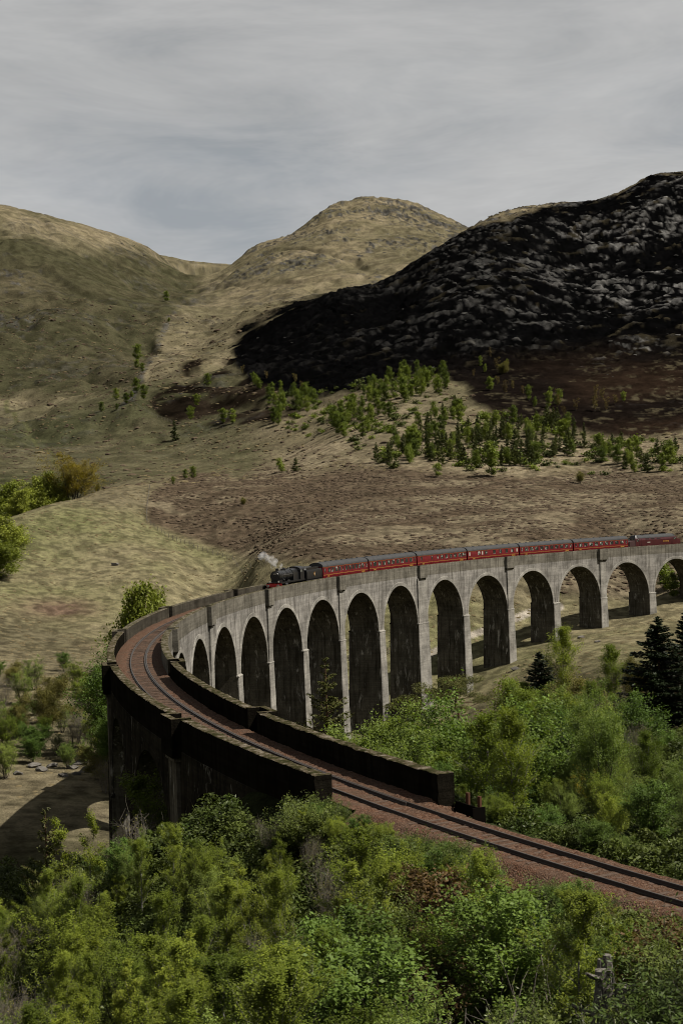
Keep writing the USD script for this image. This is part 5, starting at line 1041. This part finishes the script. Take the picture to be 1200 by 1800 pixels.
def on_track(s):
    a = math.pi-s/R; p = arc(np.array([s]), 0.0, 0.0)[0]
    return p, math.atan2(-math.cos(a), math.sin(a))
SC = 121.75
for i, (k, lab) in enumerate([('saloon', 'maroon coach with grey roof coupled right behind the tender'), ('open', 'second maroon coach from the steam engine, windows all along its side'), ('brake', 'maroon brake coach whose front half has no windows'),
                              ('compartment', 'maroon coach with white door windows, fourth from the steam engine'), ('open', 'fifth maroon coach from the steam engine'), ('open', 'last maroon coach, coupled to the diesel at the rear')]):
    p, rz = on_track(SC+20.3*(i+.5)); copy_of(KINDS[k], 'railway_coach', lab, 'railway coach', p, rz, 'coaches of the train')
def steam_loco():
    s0 = SC-20.0; p, rz = on_track(s0+5.9)
    t = thing('steam_locomotive', 'black steam locomotive with red buffer beam at the head of the train', 'locomotive', p, rz); K = Kit(str(t.GetPath())); o = -5.9
    P = lambda n, m, mt, par=None, sm=False: K.part(n, m.apply_translation([o, 0, 0]) if hasattr(m, 'apply_translation') else m, mt, par, sm)
    P('frame', cat(box(.6, 11.6, -.62, .62, .75, 1.35)), UNDERF); P('running_plate', cat(box(.5, 11.7, -1.28, 1.28, 1.52, 1.60), box(.5, 11.7, -1.28, -1.24, 1.38, 1.52), box(.5, 11.7, 1.24, 1.28, 1.38, 1.52)), BLACK)
    P('buffer_beam', box(.40, .55, -1.28, 1.28, .86, 1.40), BUFFER)
    for sy in (-1, 1):
        P('buffer', cat(cyl(.11, .4, 'x', (.2, sy*.87, 1.08), 12), cyl(.22, .05, 'x', (-.02, sy*.87, 1.08), 16)), STEEL); P('cylinder', cyl(.40, 1.0, 'x', (2.6, sy*1.12, 1.05), 18), BLACK)
        P('connecting_rod', box(3.2, 8.0, sy*.98-.03, sy*.98+.03, .78, .92), STEEL); P('steam_pipe', tube([(2.3, sy*.75, 2.3), (2.4, sy*1.05, 1.95), (2.5, sy*1.1, 1.4)], .14, 8), BLACK)
        P('lamp', box(.42, .60, sy*.75-.09, sy*.75+.09, 1.602, 1.86), WHITEP)
        P('handrail', cyl(.022, 5.6, 'x', (4.6, sy*.93, 2.72), 6), STEEL)
    P('smokebox', cat(cyl(.86, 1.75, 'x', (1.95, 0, 2.58), 32), box(1.2, 2.7, -.6, .6, 1.6, 2.0)), BLACK, None, 40)
    P('smokebox_door', cat(cyl(.62, .10, 'x', (1.03, 0, 2.58), 28, .70), cyl(.06, .16, 'x', (.93, 0, 2.58), 8)), BLACK, None, 40); P('number_plate', box(.955, .975, -.28, .28, 2.9, 3.02), WHITEP)
    P('boiler', cyl(.82, 4.1, 'x', (4.88, 0, 2.60), 32, .90), BLACK, None, 40)
    for x in (3.4, 4.6, 5.9): P('boiler_band', cyl(.85+(x-2.83)*.019, .07, 'x', (x, 0, 2.60), 32), STEEL if x == 3.4 else BLACK, None, 40)
    P('firebox', section([(-.98, 1.6), (-.98, 2.75), (-.75, 3.28), (-.4, 3.50), (.4, 3.50), (.75, 3.28), (.98, 2.75), (.98, 1.6)], 6.93, 9.6), BLACK, None, 30)
    P('chimney', cat(cyl(.27, .34, 'z', (2.0, 0, 3.56), 18, .24), cyl(.29, .10, 'z', (2.0, 0, 3.77), 18)), BLACK, None, 40); P('dome', cat(cyl(.34, .22, 'z', (5.1, 0, 3.56), 18, .32), cyl(.32, .12, 'z', (5.1, 0, 3.73), 18, .16)), BLACK, None, 40)
    P('safety_valve', cyl(.10, .22, 'z', (8.0, .18, 3.60), 10), STEEL); P('top_feed', cyl(.22, .18, 'z', (4.1, 0, 3.55), 14), BLACK)
    cab = P('cab', cat(box(9.6, 11.5, -1.26, -1.20, 1.60, 2.75), box(9.6, 11.5, 1.20, 1.26, 1.60, 2.75), box(9.6, 9.66, -1.2, 1.2, 1.60, 3.2), box(9.6, 9.75, -1.26, -1.20, 2.75, 3.25), box(10.9, 11.3, -1.26, -1.20, 2.75, 3.25), box(9.6, 9.75, 1.2, 1.26, 2.75, 3.25), box(10.9, 11.3, 1.2, 1.26, 2.75, 3.25)), BLACK)
    P('cab_roof', section([(1.30*np.cos(a), 3.25+.52*np.sin(a)) for a in np.linspace(np.pi, 0, 13)], 9.45, 11.7), BLACK, cab, 40)
    for sy in (-1, 1): P('cab_window', box(9.8, 10.85, sy*1.225-.01, sy*1.225+.01, 2.77, 3.2), GLASS, cab)
    for x, r in ((2.2, .50), (3.9, .50), (5.4, .91), (7.6, .91), (9.7, .91)):
        for sy in (-1, 1): w = P('wheel', cyl(r, .13, 'y', (x, sy*.75, r), 24), UNDERF); P('wheel_rim', cyl(r*.92, .02, 'y', (x, sy*.83, r), 24), BUFFER if False else UNDERF, w)
    p2, rz2 = on_track(SC-3.9); t = thing('tender', 'black tender with a yellow diamond emblem between engine and first coach', 'tender', p2, rz2); K = Kit(str(t.GetPath())); o = 0
    P('tank', section([(-1.25, 1.35), (-1.28, 2.5), (-1.10, 2.95), (1.10, 2.95), (1.28, 2.5), (1.25, 1.35)], -3.4, 3.5), BLACK, None, 30); P('coal_rails', cat(box(-3.3, 1.6, -1.12, -1.06, 2.95, 3.35), box(-3.3, 1.6, 1.06, 1.12, 2.95, 3.35), box(1.6, 1.66, -1.12, 1.12, 2.95, 3.35)), BLACK)
    hp_ = trimesh.creation.icosphere(3, 1.0); v = np.array(hp_.vertices)*[2.4, 1.02, .55]; v += (meshkit.fbm(v*3, 3, 1)[:, None]-.5)*.4; hp_.vertices = v+[-.85, 0, 2.95]; K.part('coal', hp_, COAL)
    P('tender_frame', box(-3.5, 3.55, -1.15, 1.15, .75, 1.345), UNDERF)
    for x in (-2.3, 0, 2.3):
        for sy in (-1, 1): P('wheel', cyl(.64, .13, 'y', (x, sy*.75, .64), 22), UNDERF)
    for sy in (-1, 1):
        d = np.array([(0, -.38), (.27, 0), (0, .38), (-.27, 0)]); pg = shapely.Polygon(d); m = trimesh.creation.extrude_polygon(pg, .02); v = np.array(m.vertices)
        e = K.part('emblem', trimesh.Trimesh(np.c_[v[:, 0], sy*(1.27+v[:, 2]), v[:, 1]+2.15], m.faces if sy > 0 else m.faces[:, ::-1], process=False), GOLD)
        v2 = v*[.5, .5, 1.0]; K.part('emblem_centre', trimesh.Trimesh(np.c_[v2[:, 0], sy*(1.275+v2[:, 2]), v2[:, 1]+2.15], m.faces if sy > 0 else m.faces[:, ::-1], process=False), WHITEP, e)
    P('ladder', cat(box(3.5, 3.55, -.9, -.86, 1.3, 2.9), box(3.5, 3.55, -.5, -.46, 1.3, 2.9), *[box(3.5, 3.55, -.86, -.5, z, z+.03) for z in np.arange(1.4, 2.9, .3)]), UNDERF)
    P('buffer_beam', box(3.552, 3.66, -1.25, 1.25, .86, 1.34), UNDERF)
steam_loco()
def diesel():
    p, rz = on_track(SC+121.8+9.7); t = thing('diesel_locomotive', 'dark maroon diesel locomotive with nose ends at the rear of the train', 'locomotive', p, rz); K = Kit(str(t.GetPath())); P = lambda n, m, mt, par=None, sm=False: K.part(n, m, mt, par, sm)
    side = [(-1.32, 1.0), (-1.35, 2.6), (-1.22, 3.05), (1.22, 3.05), (1.35, 2.6), (1.32, 1.0)]
    P('body', section(side, -7.2, 7.2), MAR2); P('roof', section([(1.24*np.cos(a), 3.052+.78*np.sin(a)) for a in np.linspace(np.pi, 0, 13)], -6.2, 6.2), ROOF, None, 40)
    for sx in (-1, 1):
        nose = trimesh.convex.convex_hull(np.array([(sx*x, y, z) for x, w, z0, z1 in ((7.202, 1.28, 1.0, 2.62), (8.9, 1.05, 1.0, 2.40), (9.15, .85, 1.15, 2.2)) for y in (-w, w) for z in (z0, z1)])); P('nose', nose, MAR2 if sx > 0 else paint('grime_nose_paint', (.040, .018, .018), .5), None, 20)
        cabm = trimesh.convex.convex_hull(np.array([(sx*x, y, z) for x, w, z in ((6.202, 1.2, 3.06), (6.202, .7, 3.78), (7.05, 1.15, 3.06), (6.7, .65, 3.72)) for y in (-w, w)])); P('cab_roof', cabm, BLACK, None, 20)
        for sy in (-1, 1):
            P('windscreen', trimesh.convex.convex_hull(np.array([(sx*x, sy*y, z) for x, y, z in ((7.205, .1, 2.66), (7.205, 1.05, 2.66), (7.23, .1, 2.66), (7.23, 1.05, 2.66), (7.16, .1, 3.04), (7.16, .98, 3.04), (7.205, .1, 3.04), (7.205, .98, 3.04))])), GLASS)
            P('cab_window', box(min(sx*6.1, sx*6.9), max(sx*6.1, sx*6.9), sy*1.33-.035, sy*1.33+.035, 2.35, 2.85), GLASS); P('cab_door', cat(box(sx*5.55-.31, sx*5.55-.29, sy*1.345-.02, sy*1.345+.02, 1.1, 2.95), box(sx*5.55+.29, sx*5.55+.31, sy*1.345-.02, sy*1.345+.02, 1.1, 2.95)), UNDERF)
            P('buffer', cyl(.2, .5, 'x', (sx*9.3, sy*.87, 1.06), 12), UNDERF)
        P('buffer_beam', box(min(sx*9.0, sx*9.12), max(sx*9.0, sx*9.12), -1.25, 1.25, .80, 1.14), UNDERF)
        b = P('bogie', cat(*[box(sx*5.6-2.6, sx*5.6+2.6, sy*1.0-.09, sy*1.0+.09, .45, .85) for sy in (-1, 1)]), UNDERF)
        for dx in (-1.95, 0, 1.95):
            for sy in (-1, 1): P('wheel', cyl(.57, .13, 'y', (sx*5.6+dx, sy*.75, .57), 20), UNDERF, b)
    P('fuel_tank', box(-2.4, 2.4, -1.2, 1.2, .45, .995), UNDERF)
    for x in (-3.8, -1.9, .2): 
        for sy in (-1, 1): P('grille', cat(*[box(x, x+1.3, sy*1.30-.03, sy*1.30+.03, z, z+.07) for z in np.arange(2.62, 2.95, .12)]), UNDERF)
    P('roof_fan', cat(cyl(.62, .08, 'z', (-3.9, 0, 3.86), 20)), UNDERF); P('exhaust', box(-.4, .4, -.25, .25, 3.80, 3.92), UNDERF)
    for sy in (-1, 1):                             # gold lettering, too small in the photograph to be read: short strokes of its length
        for k in range(9): P('lettering', box(2.3+k*.21, 2.3+k*.21+.13, sy*1.352-.012, sy*1.352+.012, 1.95, 2.2+.05*((k*3) % 2)), GOLD)
        P('emblem', box(4.0, 4.35, sy*1.35-.01, sy*1.35+.01, 1.9, 2.2), GOLD); P('number_plate', box(-3.2, -2.2, sy*1.352-.01, sy*1.352+.01, 1.95, 2.1), WHITEP)
diesel()
def steam():
    p, _ = on_track(SC-20.0+2.0); rng = np.random.default_rng(3)
    import manifold3d as m3
    parts = []
    for k in range(14):
        u = k/13; c = np.array([p[0]-.9*u*1.6+rng.normal()*.22*(1+u), p[1]-.2*u+rng.normal()*.22*(1+u), 3.9+u*2.1]); r = .28+.46*u*(1.15-.35*u)+rng.uniform(-.08, .12)
        parts.append(m3.Manifold.sphere(r, 20).translate(c.tolist()))
    m = m3.Manifold.batch_boolean(parts, m3.OpType.Add)
    vm = M(stage, '/World/Looks/steam', {'tc': ('geometry', {}), 'n': ('noise_texture', {'scale': 1.1, 'detail': 4.0}), 'mr': ('map_range', {'from_min': .42, 'from_max': .68, 'to_min': 0.0, 'to_max': .7, 'clamp': True}), 'v': ('principled_volume', {'color': (.995, .995, 1.0), 'anisotropy': 0.0})}, [('tc.position', 'n.vector'), ('n.fac', 'mr.value'), ('mr.result', 'v.density')], volume='v.volume')
    obj('steam_plume', m, vm, label='thin white steam rising from the chimney of the engine', category='steam', kind='stuff')
steam()

# ------------------------------------------------------------------ small things
wood_old = B_DEAD
rust = paint('rusted_iron', (.055, .024, .014), .85, .1); tarred = paint('tarred_timber', (.004, .0035, .003), .9, .0); pale_stone = stone('pale_stone', (.115, .108, .098), (.05, .045, .04), .2)
def fence(pts, name, label, n):
    P = np.array([spot(*q)[:3] for q in pts]); t = np.linspace(0, len(P)-1, n); x = np.interp(t, np.arange(len(P)), P[:, 0]); y = np.interp(t, np.arange(len(P)), P[:, 1]); z = height(x, y)
    f = thing(name, label, 'fence', (0, 0, 0)); rng = np.random.default_rng(9)
    for a, b, c in zip(x, y, z):
        h = 1.35+rng.uniform(-.15, .2); dx, dy = rng.normal(size=2)*.08; obj('fence_post', tube([(a, b, c-.4), (a+dx, b+dy, c+h)], [.11, .09], 6), B_DEAD, f)
    for k, zz in enumerate((.45, .85, 1.2)):
        obj('wire', tube(np.c_[x, y, z+zz], .022, 4), B_DEAD, f)
fence([(263, 858), (259, 890), (257, 918), (300, 948), (350, 968), (410, 984), (468, 992)], 'field_fence', 'post and wire fence between green pasture and brown heather left of the train', 42)
fence([(236, 712), (262, 730), (310, 748), (400, 757), (470, 762)], 'hill_fence', 'far post fence curving round the foot of the dark heathery spur', 34)
fence([(700, 1150), (640, 1160), (590, 1168)], 'road_fence', 'low fence behind the tall piers in the middle of the viaduct', 14)
# the little timber bulkhead and rusted posts past the end of the inner parapet
bk = thing('trackside_bulkhead', 'low tarred timber bulkhead beside the rails just past the right parapet end', 'bulkhead', (0, 0, 0))
for k in range(3):
    obj('plank', bend(box(S_END-2.7, S_END-.62, -3.02-.04*k, -2.94-.04*k, -.60+.17*k, -.44+.17*k)), tarred, bk)
obj('end_plank', bend(box(S_END-2.8, S_END-2.71, -3.45, -2.75, -.9, -.10)), tarred, bk)
for k, s in enumerate((S_END-1.3, S_END-2.4)):
    c = arc(np.array([s]), -3.35, 0)[0]; q = obj('rusty_post', tube([(c[0], c[1], -1.2), (c[0]+.02, c[1], .36)], [.11, .11], 4), rust, label=('left' if k == 0 else 'right')+' rusty post standing behind the low timber bulkhead beside the rails', category='post')
def rock(name, at_, size, label, seed, mat, category='rock', k=3):
    m = trimesh.creation.icosphere(k, 1.0); v = np.array(m.vertices); n = meshkit.fbm(v*1.3+seed*3, 4, seed)
    v *= (0.55+0.9*n)[:, None]; 
    for q in range(7):                             # broken faces
        d = np.random.default_rng(seed*31+q).normal(size=3); d /= np.linalg.norm(d); h = v@d; v -= np.maximum(h-.62, 0)[:, None]*d
    m.vertices = v*np.array(size)+np.array(at_); obj(name, m, mat, label=label, category=category)
B = spot(202, 996); rock('field_boulder', (B[0], B[1], B[2]+.3), (1.2, .9, .8), 'grey boulder lying alone on the pasture left of the viaduct', 4, pale_stone)
for k, (x, y, s_) in enumerate([(60, 1352, .9), (75, 1358, .9), (128, 1352, .8), (140, 1346, 1.0), (112, 1365, .7), (150, 1358, .9), (165, 1352, .8), (135, 1362, .7), (90, 1350, .8), (178, 1362, .9), (30, 1362, .7)]):
    X, Y, Z, d = spot(x, y); rock('stream_rock', (X, Y, Z+.2*s_), (1.2*s_, s_, .6*s_), f'{NTH[sorted([60, 75, 128, 140, 112, 150, 165, 135, 90, 178, 30]).index(x)]} rock from the left in the stony stream bed left of the viaduct', k+11, pale_stone, k=2)
for k, (x, y, s_, lab) in enumerate([(700, 1262, .7, 'rock at the left foot of the thickest pier'), (720, 1268, .6, 'rock in front of the thickest pier'), (1020, 1122, .8, 'rock on the grass slope below the second pier from the right'), (1050, 1130, .6, 'smaller rock on the grass slope right of another'), (985, 1165, .8, 'rock on the slope beside the highest bright birch'), (905, 1180, .8, 'rock at the foot of the fourth pier from the right')]):
    X, Y, Z, d = spot(x, y); rock('slope_rock', (X, Y, Z+.2*s_), (1.3*s_, s_, .7*s_), 'grey '+lab, k+31, pale_stone, k=2)
B_STUMP = bark_look('stump_wood', (.022, .020, .017), (.12, .112, .098), 7.0)
def stump():
    X, Y, Z, H = top_at(1040, 1682, 38.5); t = thing('tree_stump', 'bleached broken tree stump with torn jagged top at bottom right', 'stump', (X, Y, Z)); rng = np.random.default_rng(8); H = max(1.6, min(H, 3.2))
    for k in range(7):
        a = k*.95; r = .26 if k else 0; h = H*rng.uniform(.72, 1.0) if k else H*.9
        pts = [(r*math.cos(a)*1.5, r*math.sin(a)*1.5, -.3), (r*math.cos(a), r*math.sin(a), h*.5), (r*math.cos(a)*.9+rng.normal()*.05, r*math.sin(a)*.9, h)]
        obj('trunk_splinter' if k else 'trunk', tube(pts, [.30, .21, rng.uniform(.05, .12)] if k else [.42, .34, .22], 7), B_STUMP, t)
    for k in range(4):
        a = rng.uniform(0, 6.28); obj('broken_branch', tube(bezier(np.array([0, 0, H*(.35+.15*k)]), np.array([math.cos(a), math.sin(a), .35]), rng.uniform(.5, 1.0), .1, 5, rng), np.linspace(.11, .04, 5), 6), B_STUMP, t)
    X, Y, Z, H = top_at(1073, 1722, 38); t = thing('tree_stump', 'short pale sawn stump right of the bleached broken one', 'stump', (X, Y, Z)); obj('trunk', tube([(0, 0, -.3), (.03, 0, max(1, min(H, 2.4)))], [.30, .24], 9), B_STUMP, t)
stump()
for k, (x, y, d) in enumerate([(848, 1700, 36), (880, 1740, 34), (815, 1752, 33), (905, 1690, 40), (760, 1740, 37), (620, 1690, 44)]):
    X, Y, Z, H = top_at(x, y, d); t = thing('dead_shrub', ['tallest tangle of dead branches, below the brown-leaved bush', 'second tangle of dead branches from the stump leftwards', 'low dead branches at the very bottom right of centre', 'dead branches nearest the stump', 'dead twigs left of the brown-leaved bush', 'leftmost dead branches at the bottom'][k], 'dead bush', (X, Y, Z), group='dead branches at the bottom'); rng = np.random.default_rng(60+k); H = max(1.5, min(H, 3.6))
    for j in range(16):
        a = rng.uniform(0, 6.28); obj('branch', tube(bezier(np.zeros(3), np.array([math.cos(a)*.5, math.sin(a)*.5, 1.0]), H*rng.uniform(.6, 1.0), -.25*rng.random(), 8, rng, .35), np.linspace(.030, .006, 8), 5), B_DEAD, t)
print('script kB', 0)
